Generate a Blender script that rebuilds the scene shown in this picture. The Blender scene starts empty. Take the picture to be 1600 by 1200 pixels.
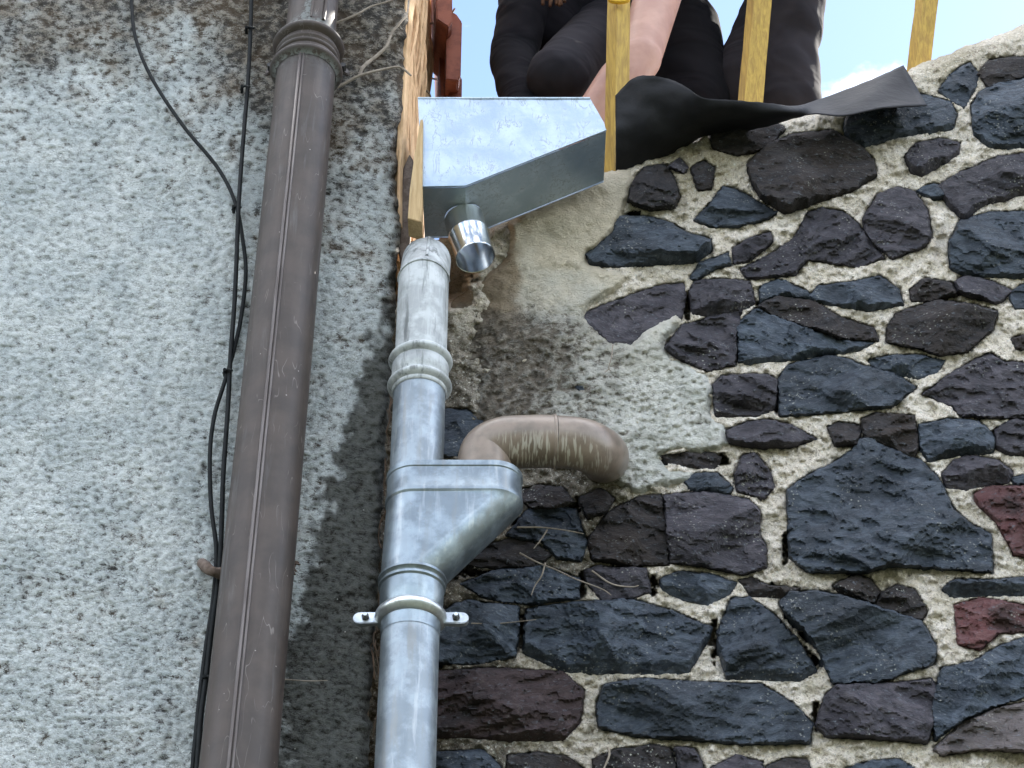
import bpy, bmesh, math, random
import numpy as np
from mathutils import Vector, Matrix
from mathutils.geometry import delaunay_2d_cdt

scene = bpy.context.scene
COL = scene.collection
R = math.radians
# ------------------------------------------------------------------ camera
PITCH = R(40.0); F = 3172.0; EYE = Vector((0, 0, 1.6))
FW = Vector((0, math.cos(PITCH), math.sin(PITCH))); UP = Vector((0, -math.sin(PITCH), math.cos(PITCH)))
cam_d = bpy.data.cameras.new('camera'); cam = bpy.data.objects.new('camera', cam_d); COL.objects.link(cam)
cam.location = EYE; cam.rotation_euler = (math.pi/2 + PITCH, 0, 0)
cam_d.sensor_fit = 'HORIZONTAL'; cam_d.sensor_width = 36; cam_d.lens = 36*F/1600
cam_d.clip_start = .05; cam_d.clip_end = 2000
scene.camera = cam
# ------------------------------------------------------------------ light
SUN = Vector((.77, .64, 0)).normalized(); SUN_EL = R(43)
sv = Vector((SUN.x*math.cos(SUN_EL), SUN.y*math.cos(SUN_EL), math.sin(SUN_EL)))
w = bpy.data.worlds.new('World'); scene.world = w; w.use_nodes = True
nt = w.node_tree; nt.nodes.clear()
out = nt.nodes.new('ShaderNodeOutputWorld'); bg = nt.nodes.new('ShaderNodeBackground')
sky = nt.nodes.new('ShaderNodeTexSky'); sky.sky_type = 'NISHITA'; sky.sun_disc = False
sky.sun_elevation = SUN_EL; sky.sun_rotation = math.atan2(SUN.x, SUN.y)
sky.air_density = 1.0; sky.dust_density = .3; sky.ozone_density = 1.0
bg.inputs['Strength'].default_value = .10
tc = nt.nodes.new('ShaderNodeTexCoord'); mp = nt.nodes.new('ShaderNodeMapping')
mp.inputs['Scale'].default_value = (1, 1, 1.6); mp.inputs['Location'].default_value = (-4.69, 3.73, -4.59)
cn = nt.nodes.new('ShaderNodeTexNoise'); cn.inputs['Scale'].default_value = 4.0; cn.inputs['Detail'].default_value = 9
cn.inputs['Roughness'].default_value = .58
cr = nt.nodes.new('ShaderNodeMapRange'); cr.interpolation_type = 'SMOOTHSTEP'
cr.inputs['From Min'].default_value = .49; cr.inputs['From Max'].default_value = .66
mx = nt.nodes.new('ShaderNodeMix'); mx.data_type = 'RGBA'
mx.inputs['B'].default_value = (31.0, 30.6, 30.0, 1)  # cloud cover added beyond the view and brightened to light the shaded walls
nt.links.new(tc.outputs['Generated'], mp.inputs[0]); nt.links.new(mp.outputs[0], cn.inputs['Vector'])
nt.links.new(cn.outputs['Fac'], cr.inputs['Value']); nt.links.new(cr.outputs[0], mx.inputs['Factor'])
nt.links.new(sky.outputs[0], mx.inputs['A']); nt.links.new(mx.outputs['Result'], bg.inputs['Color'])
nt.links.new(bg.outputs[0], out.inputs[0])
sd = bpy.data.lights.new('sun', 'SUN'); sd.energy = 4.0; sd.angle = R(.5); sd.color = (1, .95, .86)
so = bpy.data.objects.new('sun', sd); COL.objects.link(so)
so.rotation_euler = (-sv).to_track_quat('-Z', 'Y').to_euler()
scene.view_settings.view_transform = 'Standard'; scene.view_settings.look = 'None'
scene.view_settings.exposure = 1.85; scene.view_settings.gamma = 1.0; scene.view_settings.use_curve_mapping = False

# ------------------------------------------------------------------ helpers
rnd = random.Random(7)
def P(px, py, Y):
    d = FW + Vector((1, 0, 0))*((px-800)/F) + UP*((600-py)/F)
    return EYE + d*(Y/d.y)
def Pn(px, py, Y):
    cx = (px-800)/F; cu = (600-py)/F
    dy = math.cos(PITCH) - math.sin(PITCH)*cu; dz = math.sin(PITCH) + math.cos(PITCH)*cu
    t = Y/dy
    return np.stack([cx*t, np.broadcast_to(Y, np.shape(t)).astype(float), 1.6+dz*t], -1)
def mpp(py, Y):                     # metres per photograph pixel at a depth
    return Y/(math.cos(PITCH)-math.sin(PITCH)*(600-py)/F)/F
def pn(x, y, seed=0):
    x = np.asarray(x, float); y = np.asarray(y, float)
    xi = np.floor(x).astype(np.int64); yi = np.floor(y).astype(np.int64); xf = x-xi; yf = y-yi
    def g(ix, iy, dx, dy):
        h = (ix*374761393 + iy*668265263 + seed*2147483647) & 0xffffffff
        h = ((h ^ (h >> 13))*1274126177) & 0xffffffff; h ^= h >> 16
        a = (h & 0xffff)/65536.0*2*np.pi
        return np.cos(a)*dx + np.sin(a)*dy
    u = xf*xf*xf*(xf*(xf*6-15)+10); v = yf*yf*yf*(yf*(yf*6-15)+10)
    a = g(xi, yi, xf, yf); b = g(xi+1, yi, xf-1, yf); c = g(xi, yi+1, xf, yf-1); d = g(xi+1, yi+1, xf-1, yf-1)
    return (a*(1-u)+b*u)*(1-v) + (c*(1-u)+d*u)*v
def fbm(x, y, seed=0, o=4, r=.5):
    s = 0; a = 1
    for k in range(o):
        s = s + a*pn(x*2**k, y*2**k, seed+k*17); a *= r
    return s
def sst(a, b, x):
    t = np.clip((x-a)/(b-a), 0, 1); return t*t*(3-2*t)
def blob(px, py, cx, cy, rx, ry):
    return np.exp(-((px-cx)/rx)**2-((py-cy)/ry)**2)

def link(name, me, mat=None, parent=None, smooth=None):
    o = bpy.data.objects.new(name, me); COL.objects.link(o)
    if mat: me.materials.append(mat)
    if parent: o.parent = parent; o.matrix_parent_inverse = Matrix.Translation(-parent.location)
    if smooth is not None: me.polygons.foreach_set('use_smooth', [smooth]*len(me.polygons))
    return o
def obj_np(name, V, Fc, mat, parent=None, smooth=True, attrs=None):
    me = bpy.data.meshes.new(name); me.from_pydata([tuple(v) for v in V], [], Fc) if isinstance(Fc, list) else None
    if not isinstance(Fc, list):
        k = Fc.shape[1]; n = len(Fc)
        me.vertices.add(len(V)); me.vertices.foreach_set('co', np.asarray(V, np.float32).ravel())
        me.loops.add(n*k); me.loops.foreach_set('vertex_index', Fc.astype(np.int32).ravel())
        me.polygons.add(n); me.polygons.foreach_set('loop_start', np.arange(0, n*k, k, dtype=np.int32))
        me.update(calc_edges=True)
    if attrs:
        for an, arr in attrs.items():
            a = me.attributes.new(an, 'FLOAT', 'POINT'); a.data.foreach_set('value', np.asarray(arr, np.float32).ravel())
    me.validate()
    return link(name, me, mat, parent, smooth)
def grid_faces(nr, nc, flip=False):
    i = np.arange(nr*nc).reshape(nr, nc)
    a, b, c, d = i[:-1, :-1], i[:-1, 1:], i[1:, 1:], i[1:, :-1]
    f = np.stack([a, d, c, b] if not flip else [a, b, c, d], -1).reshape(-1, 4)
    return f
def empty(name, loc, label, cat, group=None):
    o = bpy.data.objects.new(name, None); COL.objects.link(o); o.location = loc; o.empty_display_size = .1
    o['label'] = label; o['category'] = cat
    if group: o['group'] = group
    bpy.context.view_layer.update()
    return o
def tag(o, label, cat, group=None):
    o['label'] = label; o['category'] = cat
    if group: o['group'] = group
    return o
def bm_obj(name, bm, mat, parent=None, smooth=True, auto=None):
    bmesh.ops.recalc_face_normals(bm, faces=bm.faces)
    me = bpy.data.meshes.new(name); bm.to_mesh(me); bm.free()
    o = link(name, me, mat, parent, smooth)
    if auto: me.set_sharp_from_angle(angle=R(auto))
    return o
def sweep(bm, pts, rad, n=24, caps=True, ref=None, oval=None):
    pts = [Vector(p) for p in pts]
    if not hasattr(rad, '__len__'): rad = [rad]*len(pts)
    T = []
    for i in range(len(pts)):
        a = pts[max(i-1, 0)]; b = pts[min(i+1, len(pts)-1)]; T.append((b-a).normalized())
    N = ref or T[0].orthogonal().normalized(); rings = []
    for i, p in enumerate(pts):
        N = (N - T[i]*N.dot(T[i])).normalized(); B = T[i].cross(N); ring = []
        for k in range(n):
            a = 2*math.pi*k/n
            ring.append(bm.verts.new(p + (N*math.cos(a) + B*math.sin(a)*(oval or 1))*rad[i]))
        rings.append(ring)
    for r0, r1 in zip(rings, rings[1:]):
        for k in range(n): bm.faces.new((r0[k], r0[(k+1) % n], r1[(k+1) % n], r1[k]))
    if caps:
        bm.faces.new(rings[0][::-1]); bm.faces.new(rings[-1])
    return rings
def spline(pts, m=8):
    pts = [Vector(p) for p in pts]; out = []
    q = [pts[0]*2-pts[1]] + pts + [pts[-1]*2-pts[-2]]
    for i in range(1, len(q)-2):
        for k in range(m):
            t = k/m; a, b, c, d = q[i-1], q[i], q[i+1], q[i+2]
            out.append(.5*((2*b)+(c-a)*t+(2*a-5*b+4*c-d)*t*t+(3*b-a-3*c+d)*t**3))
    out.append(pts[-1]); return out
def tube(name, pts, rad, mat, parent=None, n=24, caps=True, ref=None):
    bm = bmesh.new(); sweep(bm, pts, rad, n, caps, ref); return bm_obj(name, bm, mat, parent, True, 40)
def extrude_poly(bm, pts, vec):
    a = [bm.verts.new(p) for p in pts]; b = [bm.verts.new(Vector(p)+vec) for p in pts]
    bm.faces.new(a); bm.faces.new(b[::-1]); n = len(a)
    for i in range(n): bm.faces.new((a[i], b[i], b[(i+1) % n], a[(i+1) % n]))
def slab(name, pts, vec, mat, parent=None, bev=0):
    bm = bmesh.new(); extrude_poly(bm, pts, Vector(vec))
    if bev: bmesh.ops.bevel(bm, geom=bm.edges[:], offset=bev, segments=2, affect='EDGES')
    return bm_obj(name, bm, mat, parent, False)

# ------------------------------------------------------------------ materials
class N:
    def __init__(s, name):
        s.m = bpy.data.materials.new(name); s.m.use_nodes = True; s.t = s.m.node_tree
        s.b = s.t.nodes['Principled BSDF']; s.co = s.t.nodes.new('ShaderNodeTexCoord').outputs['Object']
    def node(s, ty, **k):
        n = s.t.nodes.new(ty)
        for a, v in k.items():
            if hasattr(n, a): setattr(n, a, v)
        return n
    def L(s, a, b): s.t.links.new(a, b)
    def setin(s, sock, v):
        if isinstance(v, bpy.types.NodeSocket): s.L(v, sock)
        else: sock.default_value = v
    def map(s, sc=(1, 1, 1), rot=(0, 0, 0), loc=(0, 0, 0), src=None):
        n = s.node('ShaderNodeMapping'); n.inputs['Scale'].default_value = sc; n.inputs['Rotation'].default_value = rot
        s.setin(n.inputs['Location'], loc); s.L(src or s.co, n.inputs[0]); return n.outputs[0]
    def noise(s, sc, det=4, ro=.55, dist=0, vec=None):
        n = s.node('ShaderNodeTexNoise'); n.inputs['Scale'].default_value = sc; n.inputs['Detail'].default_value = det
        n.inputs['Roughness'].default_value = ro; n.inputs['Distortion'].default_value = dist; s.L(vec or s.co, n.inputs['Vector']); return n.outputs['Fac']
    def vor(s, sc, feat='F1', vec=None, rand=1):
        n = s.node('ShaderNodeTexVoronoi', feature=feat); n.inputs['Scale'].default_value = sc; n.inputs['Randomness'].default_value = rand
        s.L(vec or s.co, n.inputs['Vector']); return n.outputs['Distance']
    def rng(s, v, a, b, c=0, d=1, smooth=True):
        n = s.node('ShaderNodeMapRange', interpolation_type='SMOOTHSTEP' if smooth else 'LINEAR')
        for nm, x in (('From Min', a), ('From Max', b), ('To Min', c), ('To Max', d)): n.inputs[nm].default_value = x
        s.L(v, n.inputs['Value']); return n.outputs[0]
    def math(s, op, a, b=0, c=0):
        n = s.node('ShaderNodeMath', operation=op); s.setin(n.inputs[0], a); s.setin(n.inputs[1], b); s.setin(n.inputs[2], c); return n.outputs[0]
    def mix(s, f, a, b, mode='MIX'):
        n = s.node('ShaderNodeMix', data_type='RGBA', blend_type=mode); s.setin(n.inputs['Factor'], f)
        for nm, v in (('A', a), ('B', b)):
            s.setin(n.inputs[nm], v if isinstance(v, bpy.types.NodeSocket) else (*v[:3], 1))
        return n.outputs['Result']
    def attr(s, name): return s.node('ShaderNodeAttribute', attribute_name=name).outputs['Fac']
    def rand(s): return s.node('ShaderNodeObjectInfo').outputs['Random']
    def bump(s, h, st=.5, dist=.003):
        n = s.node('ShaderNodeBump'); n.inputs['Strength'].default_value = st; n.inputs['Distance'].default_value = dist
        s.L(h, n.inputs['Height']); s.L(n.outputs[0], s.b.inputs['Normal'])
    def fin(s, col, rough=.8, metal=0, spec=.4):
        s.setin(s.b.inputs['Base Color'], col if isinstance(col, bpy.types.NodeSocket) else (*col[:3], 1))
        s.setin(s.b.inputs['Roughness'], rough); s.setin(s.b.inputs['Metallic'], metal); s.b.inputs['Specular IOR Level'].default_value = spec
        return s.m

def mat_stucco():
    m = N('stucco')
    pit = m.attr('pit'); gr = m.attr('grime'); dm = m.attr('damp')
    v = m.map((1, 1, 1.7), (0, R(18), 0))
    n1 = m.noise(160, 4, .75, 1.3, v); n2 = m.noise(48, 4, .6, .6, v); n3 = m.noise(9, 5, .6)
    light = m.mix(m.rng(n3, .35, .65), (.66, .715, .73), (.82, .86, .86))
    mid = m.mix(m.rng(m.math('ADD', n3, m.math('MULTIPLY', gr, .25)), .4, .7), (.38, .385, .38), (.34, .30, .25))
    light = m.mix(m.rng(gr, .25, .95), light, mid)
    g1 = m.rng(m.math('ADD', m.math('MULTIPLY', pit, .35), m.math('MULTIPLY', m.math('SUBTRACT', m.noise(200, 4, .74, 1.5, v), .5), 3.0)), -.10, .34)
    light = m.mix(m.math('MULTIPLY', g1, .72), light, (.25, .262, .262))
    s = m.math('ADD', m.math('MULTIPLY', pit, .5), m.math('MULTIPLY', m.math('SUBTRACT', n1, .5), 2.6))
    s = m.math('ADD', s, m.math('MULTIPLY', m.math('SUBTRACT', n2, .5), .8))
    s = m.math('ADD', s, m.math('MULTIPLY', gr, .62))
    d = m.rng(s, .30, .70)
    brown = m.mix(m.rng(n3, .4, .6), (.048, .044, .042), (.085, .058, .036))
    c = m.mix(m.math('MULTIPLY', d, .92), light, brown)
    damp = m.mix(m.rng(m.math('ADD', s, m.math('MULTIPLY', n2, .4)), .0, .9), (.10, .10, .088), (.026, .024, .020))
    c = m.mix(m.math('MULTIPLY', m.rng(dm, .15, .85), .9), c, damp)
    # a few pale grit specks
    c = m.mix(m.rng(m.vor(34), .05, .03), c, (.62, .62, .58))
    m.bump(m.math('ADD', m.math('MULTIPLY', n1, 1.3), m.math('MULTIPLY', n2, .9)), 1.0, .007)
    return m.fin(c, .93, 0, .2)
def mat_mortar():
    m = N('lime_mortar')
    pit = m.attr('pit'); moss_shade = m.attr('moss_shade'); warm = m.attr('warm')
    n1 = m.noise(130, 4, .65, .6); n2 = m.noise(40, 4, .6, .4); n3 = m.noise(11, 4, .6)
    a = m.mix(m.rng(n3, .35, .65), (.74, .665, .575), (.85, .78, .70))
    a = m.mix(m.rng(n2, .42, .68), a, (.64, .57, .46))
    a = m.mix(warm, a, (.42, .37, .27))
    s = m.math('ADD', m.math('MULTIPLY', pit, .8), m.math('MULTIPLY', m.math('SUBTRACT', n1, .5), 2.6))
    s = m.math('ADD', s, m.math('MULTIPLY', moss_shade, .55))
    c = m.mix(m.math('MULTIPLY', m.rng(s, .42, 1.15), .9), a, (.11, .088, .066))
    c = m.mix(m.math('MULTIPLY', m.rng(moss_shade, .15, 1.0), .85), c, m.mix(m.rng(n2, .38, .62), (.16, .14, .105), (.05, .045, .035)))
    c = m.mix(m.rng(m.math('ADD', m.vor(75), m.math('MULTIPLY', n2, .2)), .30, .22), c, (.66, .64, .57))
    n4 = m.noise(300, 3, .7, .5)
    c = m.mix(m.math('MULTIPLY', m.rng(m.math('ADD', n4, m.math('MULTIPLY', m.math('SUBTRACT', n1, .5), .6)), .53, .65), .62), c, (.20, .155, .125))
    c = m.mix(m.math('MULTIPLY', m.rng(n4, .44, .34), .5), c, (.88, .85, .78))
    m.bump(m.math('ADD', m.math('MULTIPLY', n1, 1.4), m.math('MULTIPLY', n2, 1.6)), .8, .011)
    return m.fin(c, .95, 0, .15)
def mat_plaster():
    m = N('old_plaster')
    pit = m.attr('pit'); moss_shade = m.attr('moss_shade'); warm = m.attr('warm'); br = m.attr('ochre')
    n1 = m.noise(140, 4, .72, 1.2, m.map((1, 1, 1.5))); n2 = m.noise(42, 4, .6, .5); n3 = m.noise(12, 4, .6)
    a = m.mix(m.rng(n3, .35, .65), (.63, .635, .585), (.82, .815, .765))
    a = m.mix(warm, a, m.mix(n2, (.78, .69, .54), (.66, .58, .45)))
    a = m.mix(br, a, (.27, .195, .12))
    s = m.math('ADD', m.math('MULTIPLY', pit, .7), m.math('MULTIPLY', m.math('SUBTRACT', n1, .5), 2.3))
    s = m.math('ADD', s, m.math('MULTIPLY', moss_shade, .75))
    c = m.mix(m.math('MULTIPLY', m.rng(s, .26, .85), .85), a, (.11, .09, .072))
    c = m.mix(m.math('MULTIPLY', moss_shade, .68), c, m.mix(m.rng(n2, .35, .65), (.25, .205, .16), (.085, .07, .056)))
    m.bump(m.math('ADD', m.math('MULTIPLY', n1, 1.3), m.math('MULTIPLY', n2, 1.5)), 1.0, .009)
    return m.fin(c, .95, 0, .15)
def mat_stone(name, c0, c1, c2, speck=1.0, rough=.6, st=.9):
    m = N(name)
    r = m.rand()
    off = m.node('ShaderNodeCombineXYZ'); m.L(m.math('MULTIPLY', r, 40), off.inputs[0]); m.L(m.math('MULTIPLY', r, 17), off.inputs[2])
    rv = m.node('ShaderNodeVectorRotate', rotation_type='Y_AXIS'); m.L(m.co, rv.inputs['Vector']); m.L(m.math('MULTIPLY', m.math('SUBTRACT', r, .5), .9), rv.inputs['Angle'])
    v = m.map((1, 1, 2.0), (0, 0, 0), off.outputs[0], rv.outputs[0]); vi = m.map((1, 1, 1), (0, 0, 0), off.outputs[0])
    n1 = m.noise(28, 6, .68, .8, v); n2 = m.noise(90, 4, .7, .4, v); n3 = m.noise(9, 4, .55, .3, vi)
    c = m.mix(m.rng(n1, .36, .66), c0, c1)
    c = m.mix(m.rng(n3, .48, .68), c, c2)
    c = m.mix(m.rng(n2, .55, .75), c, (.15, .165, .19))
    c = m.mix(m.math('MULTIPLY', r, .35), c, (.015, .016, .02))
    # lichen specks and small root scars gathered in patches
    patch = m.rng(m.noise(14, 3, .6, 0, vi), .50, .68)
    sp = m.math('MULTIPLY', m.rng(m.vor(125, vec=vi), .25, .17), patch)
    rdg = m.rng(m.math('ABSOLUTE', m.math('SUBTRACT', m.noise(48, 2, .5, 1.5, vi), .5)), .010, .003)
    rdg = m.math('MULTIPLY', rdg, m.math('MULTIPLY', m.rng(m.noise(55, 2, .5, 0, vi), .55, .65), patch))
    sp = m.math('MULTIPLY', m.math('MAXIMUM', m.math('MULTIPLY', sp, .65), rdg), .8*speck)
    c = m.mix(sp, c, (.42, .42, .38))
    dust = m.rng(m.noise(60, 5, .7, 0, vi), .55, .85)
    c = m.mix(m.math('MULTIPLY', dust, .22), c, (.22, .2, .17))
    m.bump(m.math('ADD', n1, m.math('MULTIPLY', n2, .55)), .7, .010)
    return m.fin(c, m.rng(n2, .3, .7, rough-.05, rough+.25), 0, .22)
def mat_zinc(name, base, metal, rough, streak=.5, spangle=.3, stain=(.25, .25, .24)):
    m = N(name)
    v = m.map((1, 1, .12)); n1 = m.noise(60, 4, .65, .3, v); n2 = m.noise(22, 5, .62); n3 = m.noise(160, 3, .6)
    sp = m.vor(55)
    c = m.mix(m.rng(n2, .40, .60), tuple(x*.84 for x in base), tuple(min(1, x*1.3) for x in base))
    c = m.mix(m.math('MULTIPLY', m.rng(n1, .5, .72), streak), c, stain)
    c = m.mix(m.math('MULTIPLY', m.rng(n1, .46, .30), streak*.8), c, (.50, .53, .54))
    c = m.mix(m.math('MULTIPLY', m.rng(n3, .62, .72), .35), c, (.2, .2, .2))
    c = m.mix(m.math('MULTIPLY', sp, spangle), c, tuple(x*.6 for x in base))
    rg = m.math('ADD', m.math('MULTIPLY', m.math('ADD', n1, n2), .22), rough-.2)
    m.bump(m.math('ADD', n2, m.math('MULTIPLY', sp, .2)), .25, .003)
    return m.fin(c, rg, metal, .5)
def mat_box():
    m = N('galvanised_sheet')
    v = m.map((1, 1, .33)); n1 = m.noise(55, 4, .6, .9, v); n2 = m.noise(16, 5, .6, .3); n3 = m.noise(95, 3, .65, 1.0)
    top = m.node('ShaderNodeSeparateXYZ'); m.L(m.co, top.inputs[0])
    c = m.mix(m.rng(n2, .35, .65), (.33, .41, .50), (.45, .53, .62))
    edge = m.rng(m.math('ABSOLUTE', m.math('SUBTRACT', n1, .52)), .03, .006)
    c = m.mix(m.math('MULTIPLY', m.math('MULTIPLY', edge, m.rng(n2, .42, .55)), .7), c, (.26, .29, .33))
    c = m.mix(m.math('MULTIPLY', m.rng(n3, .56, .66), .30), c, (.36, .40, .45))
    m.bump(m.math('ADD', n1, n3), .14, .002)
    return m.fin(c, m.rng(n2, .3, .7, .38, .52), .82, .5)
def mat_wood(name, a, b, sc=1, rough=.75):
    m = N(name); v = m.map((14, 14, 1.3)); n = m.noise(9*sc, 5, .65, .8, v); n2 = m.noise(60*sc, 3, .6, 0, m.map((1, 1, .15)))
    c = m.mix(m.rng(n, .35, .65), a, b); c = m.mix(m.rng(n2, .55, .75, 0, .5), c, tuple(x*.45 for x in a))
    m.bump(m.math('ADD', n, n2), .4, .002); return m.fin(c, rough, 0, .3)
def mat_simple(name, col, col2=None, rough=.7, sc=30, st=.3, dist=.003, metal=0, spec=.4, zs=1):
    m = N(name); v = m.map((1, 1, zs)); n = m.noise(sc, 5, .62, .3, v); n2 = m.noise(sc*5, 3, .6, 0, v)
    c = m.mix(m.rng(n, .36, .66), col, col2 or tuple(x*.6 for x in col))
    m.bump(m.math('ADD', n, m.math('MULTIPLY', n2, .5)), st, dist); return m.fin(c, rough, metal, spec)
def mat_brownpipe():
    m = N('brown_metal'); v = m.map((1, 1, .1)); n = m.noise(45, 5, .65, .3, v); n2 = m.noise(14, 4, .6); n3 = m.noise(120, 3, .7)
    c = m.mix(m.rng(n2, .35, .65), (.070, .054, .047), (.048, .038, .034))
    c = m.mix(m.rng(n, .54, .80, 0, .45), c, (.20, .20, .21))
    sc = m.map((1, 1, .22), (0, R(38), 0)); s = m.rng(m.math('ABSOLUTE', m.math('SUBTRACT', m.noise(50, 1, .5, .2, sc), .5)), .008, .002)
    s = m.math('MULTIPLY', s, m.rng(m.noise(20, 2, .5), .52, .60)); c = m.mix(m.math('MULTIPLY', s, .4), c, (.30, .27, .25))
    c = m.mix(m.rng(m.vor(30), .045, .03), c, (.3, .27, .25))
    verd = m.rng(m.attr('verd'), .2, .8); c = m.mix(m.math('MULTIPLY', verd, m.rng(n3, .38, .55)), c, (.155, .165, .16))
    m.bump(m.math('ADD', n2, m.math('MULTIPLY', n3, .1)), .15, .004)
    return m.fin(c, m.rng(n, .3, .7, .40, .60), .1, .35)
def mat_drain():
    m = N('beige_drain_plastic'); n2 = m.noise(18, 4, .6); n3 = m.noise(90, 3, .7)
    v = m.map((1, .13, .13), (0, R(8), 0)); n = m.noise(230, 2, .5, .4, v)
    c = m.mix(m.rng(n2, .35, .65), (.25, .195, .158), (.16, .125, .10))
    c = m.mix(m.rng(m.attr('verd'), .1, .9), c, (.085, .07, .055))  # verd here only darkens the upward-facing plastic
    sc = m.math('MULTIPLY', m.rng(n, .51, .60), m.rng(m.attr('scuff'), .45, .85))
    c = m.mix(m.math('MULTIPLY', sc, .6), c, (.60, .57, .51))
    c = m.mix(m.rng(n3, .6, .75, 0, .3), c, (.12, .10, .08))
    m.bump(m.math('ADD', n2, m.math('MULTIPLY', n3, .15)), .15, .003)
    return m.fin(c, .33, 0, .5)
def mat_fabric(name, a, b):
    m = N(name); n = m.noise(6, 2, .5, .8, m.map((1, 1, 1.7), (0, R(25), 0))); n2 = m.noise(900, 2, .5)
    c = m.mix(m.rng(n, .35, .65), a, b); m.bump(m.math('ADD', m.math('MULTIPLY', n, 1.0), m.math('MULTIPLY', n2, .01)), .28, .05)
    o = m.fin(c, .92, 0, .08); return o
def mat_skin():
    m = N('skin'); n = m.noise(14, 4, .6); n2 = m.noise(260, 3, .6)
    c = m.mix(m.rng(n, .35, .65), (.44, .25, .195), (.36, .19, .15)); m.bump(m.math('ADD', n, m.math('MULTIPLY', n2, .2)), .15, .002)
    m.b.inputs['Subsurface Weight'].default_value = .12; m.b.inputs['Subsurface Radius'].default_value = (.02, .008, .004)
    return m.fin(c, .5, 0, .4)

M = dict(stucco=mat_stucco(), mortar=mat_mortar(), plaster=mat_plaster(),
  B=mat_stone('slate_blue_stone', (.026, .035, .050), (.078, .097, .126), (.022, .029, .040), 1.0, .48),
  P=mat_stone('purple_grey_stone', (.036, .033, .042), (.086, .078, .092), (.032, .029, .037), 1.1, .62),
  D=mat_stone('dark_brown_stone', (.024, .022, .024), (.055, .046, .045), (.030, .022, .018), 1.3, .75),
  R=mat_stone('red_stone', (.12, .045, .045), (.17, .085, .085), (.06, .035, .035), 1.2, .7),
  G=mat_stone('brown_grey_stone', (.10, .085, .085), (.14, .12, .12), (.07, .06, .06), 1.2, .7),
  M=mat_stone('maroon_brown_stone', (.045, .030, .031), (.080, .055, .056), (.03, .024, .026), .5, .75),
  zinc=mat_zinc('weathered_zinc', (.26, .30, .335), .7, .42, .7, .35), zinc_old=mat_zinc('chalky_zinc', (.40, .42, .43), .25, .55, 1.0, .2, (.12, .13, .13)),
  zinc_hop=mat_zinc('hopper_zinc', (.24, .285, .32), .85, .38, .5, .35), clamp=mat_zinc('bright_clamp', (.5, .53, .56), .8, .32, .2, .1),
  box=mat_box(), spout=mat_simple('bright_tin', (.72, .74, .74), (.58, .6, .6), .2, 20, .1, .002, .95), brown=mat_brownpipe(), drain=mat_drain(),
  cable=mat_simple('black_cable', (.012, .014, .015), None, .6, 40, .1, .002, 0, .15), yellow=mat_wood('yellow_batten', (.46, .31, .07), (.30, .19, .05)),
  board=mat_wood('raw_board', (.50, .36, .20), (.38, .26, .13)), root=mat_simple('dead_root', (.12, .075, .05), (.07, .05, .035), .9), twig=mat_simple('dry_twig', (.33, .28, .235), (.22, .185, .15), .85, 60, .5),
  vine=mat_simple('dry_vine_bark', (.74, .50, .30), (.50, .31, .17), .9, 50, .8, .004, zs=.2), tile=mat_simple('clay_tile', (.30, .10, .065), (.20, .065, .045), .75, 25, .4),
  seam=mat_simple('worn_seam', (.15, .13, .125), (.08, .065, .06), .4, 60, .2, .002, .3, .5, .1), rust=mat_simple('rusty_iron', (.16, .12, .10), (.09, .06, .045), .8, 60, .6), dark=mat_simple('screw_dark', (.03, .03, .03), None, .5),
  membrane=mat_simple('black_membrane', (.013, .013, .016), (.019, .019, .023), .6, 12, .3, .006, 0, .2), shirt=mat_fabric('black_shirt', (.006, .006, .008), (.010, .009, .012)),
  trousers=mat_fabric('charcoal_trousers', (.024, .022, .027), (.017, .016, .020)), skin=mat_skin(), hair=mat_simple('auburn_hair', (.14, .06, .03), (.08, .035, .02), .6, 200, .6, zs=.1),
  rope=mat_simple('yellow_band', (.70, .42, .02), (.55, .3, .02), .5), shoe=mat_simple('shoe', (.03, .03, .03), None, .7),
  ground=mat_simple('trodden_ground', (.040, .045, .022), (.025, .03, .015), .95, 3, .6, .02), deck=mat_wood('deck_boards', (.25, .18, .11), (.18, .12, .08)),
  side=mat_simple('side_render', (.30, .21, .13), (.18, .12, .08), .95, 20, .8, .01))

# ------------------------------------------------------------------ ground
V = np.array([(-400, -400, 0), (400, -400, 0), (400, 400, 0), (-400, 400, 0)], float)
g = obj_np('ground', V, [(0, 1, 2, 3)], M['ground']); g['kind'] = 'structure'

# ------------------------------------------------------------------ left house
YH = 2.76; YW = 2.90
XE = P(641, 0, YH).x
house = empty('house', (XE, YH, 0), 'house with rough pale grey rendered wall behind the brown downpipe', 'house')
def edge_px(py):      # right-hand corner of the render as the camera sees it
    return 800 + XE/(YH/(math.cos(PITCH)-math.sin(PITCH)*(600-py)/F))*F
rows = np.arange(-330, 1560, 3.1); nc = 330
py = np.repeat(rows[:, None], nc, 1)
u = np.linspace(0, 1, nc)[None, :]
en = 6*pn(rows/37., rows*0+.5, 5) + 5*pn(rows/11., rows*0+.5, 6)
ex = np.array([edge_px(r) for r in rows]) + en + 9*blob(0, rows, 0, 260, 1, 60)*-1 - 14*sst(600, 1000, rows)*0.4
px = -420 + (ex[:, None]+420)*u
coarse = fbm(px/130, py/130, 1, 4); fine = fbm(px/12.5+py/35, py/8.5, 9, 2, .6); finer = pn(px/7.+5, py/5., 33)
dist_e = ex[:, None]-px
Y = YH - .007*coarse - .0044*fine - .0022*finer + .035*np.exp(-dist_e/7.) + .012*np.exp(-dist_e/30.)*(1+pn(px/20, py/20, 3))
pit = np.clip(-fine*1.3 - finer*.4, -1, 1)
bigg = fbm(px/110, py/110, 21, 3)
grime = .52*sst(390, -40, py) + .25*sst(200, 0, py) + .42*sst(250, 460, px)*sst(760, 250, py) + .10*sst(380, 480, px) + .8*bigg*.45
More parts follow.
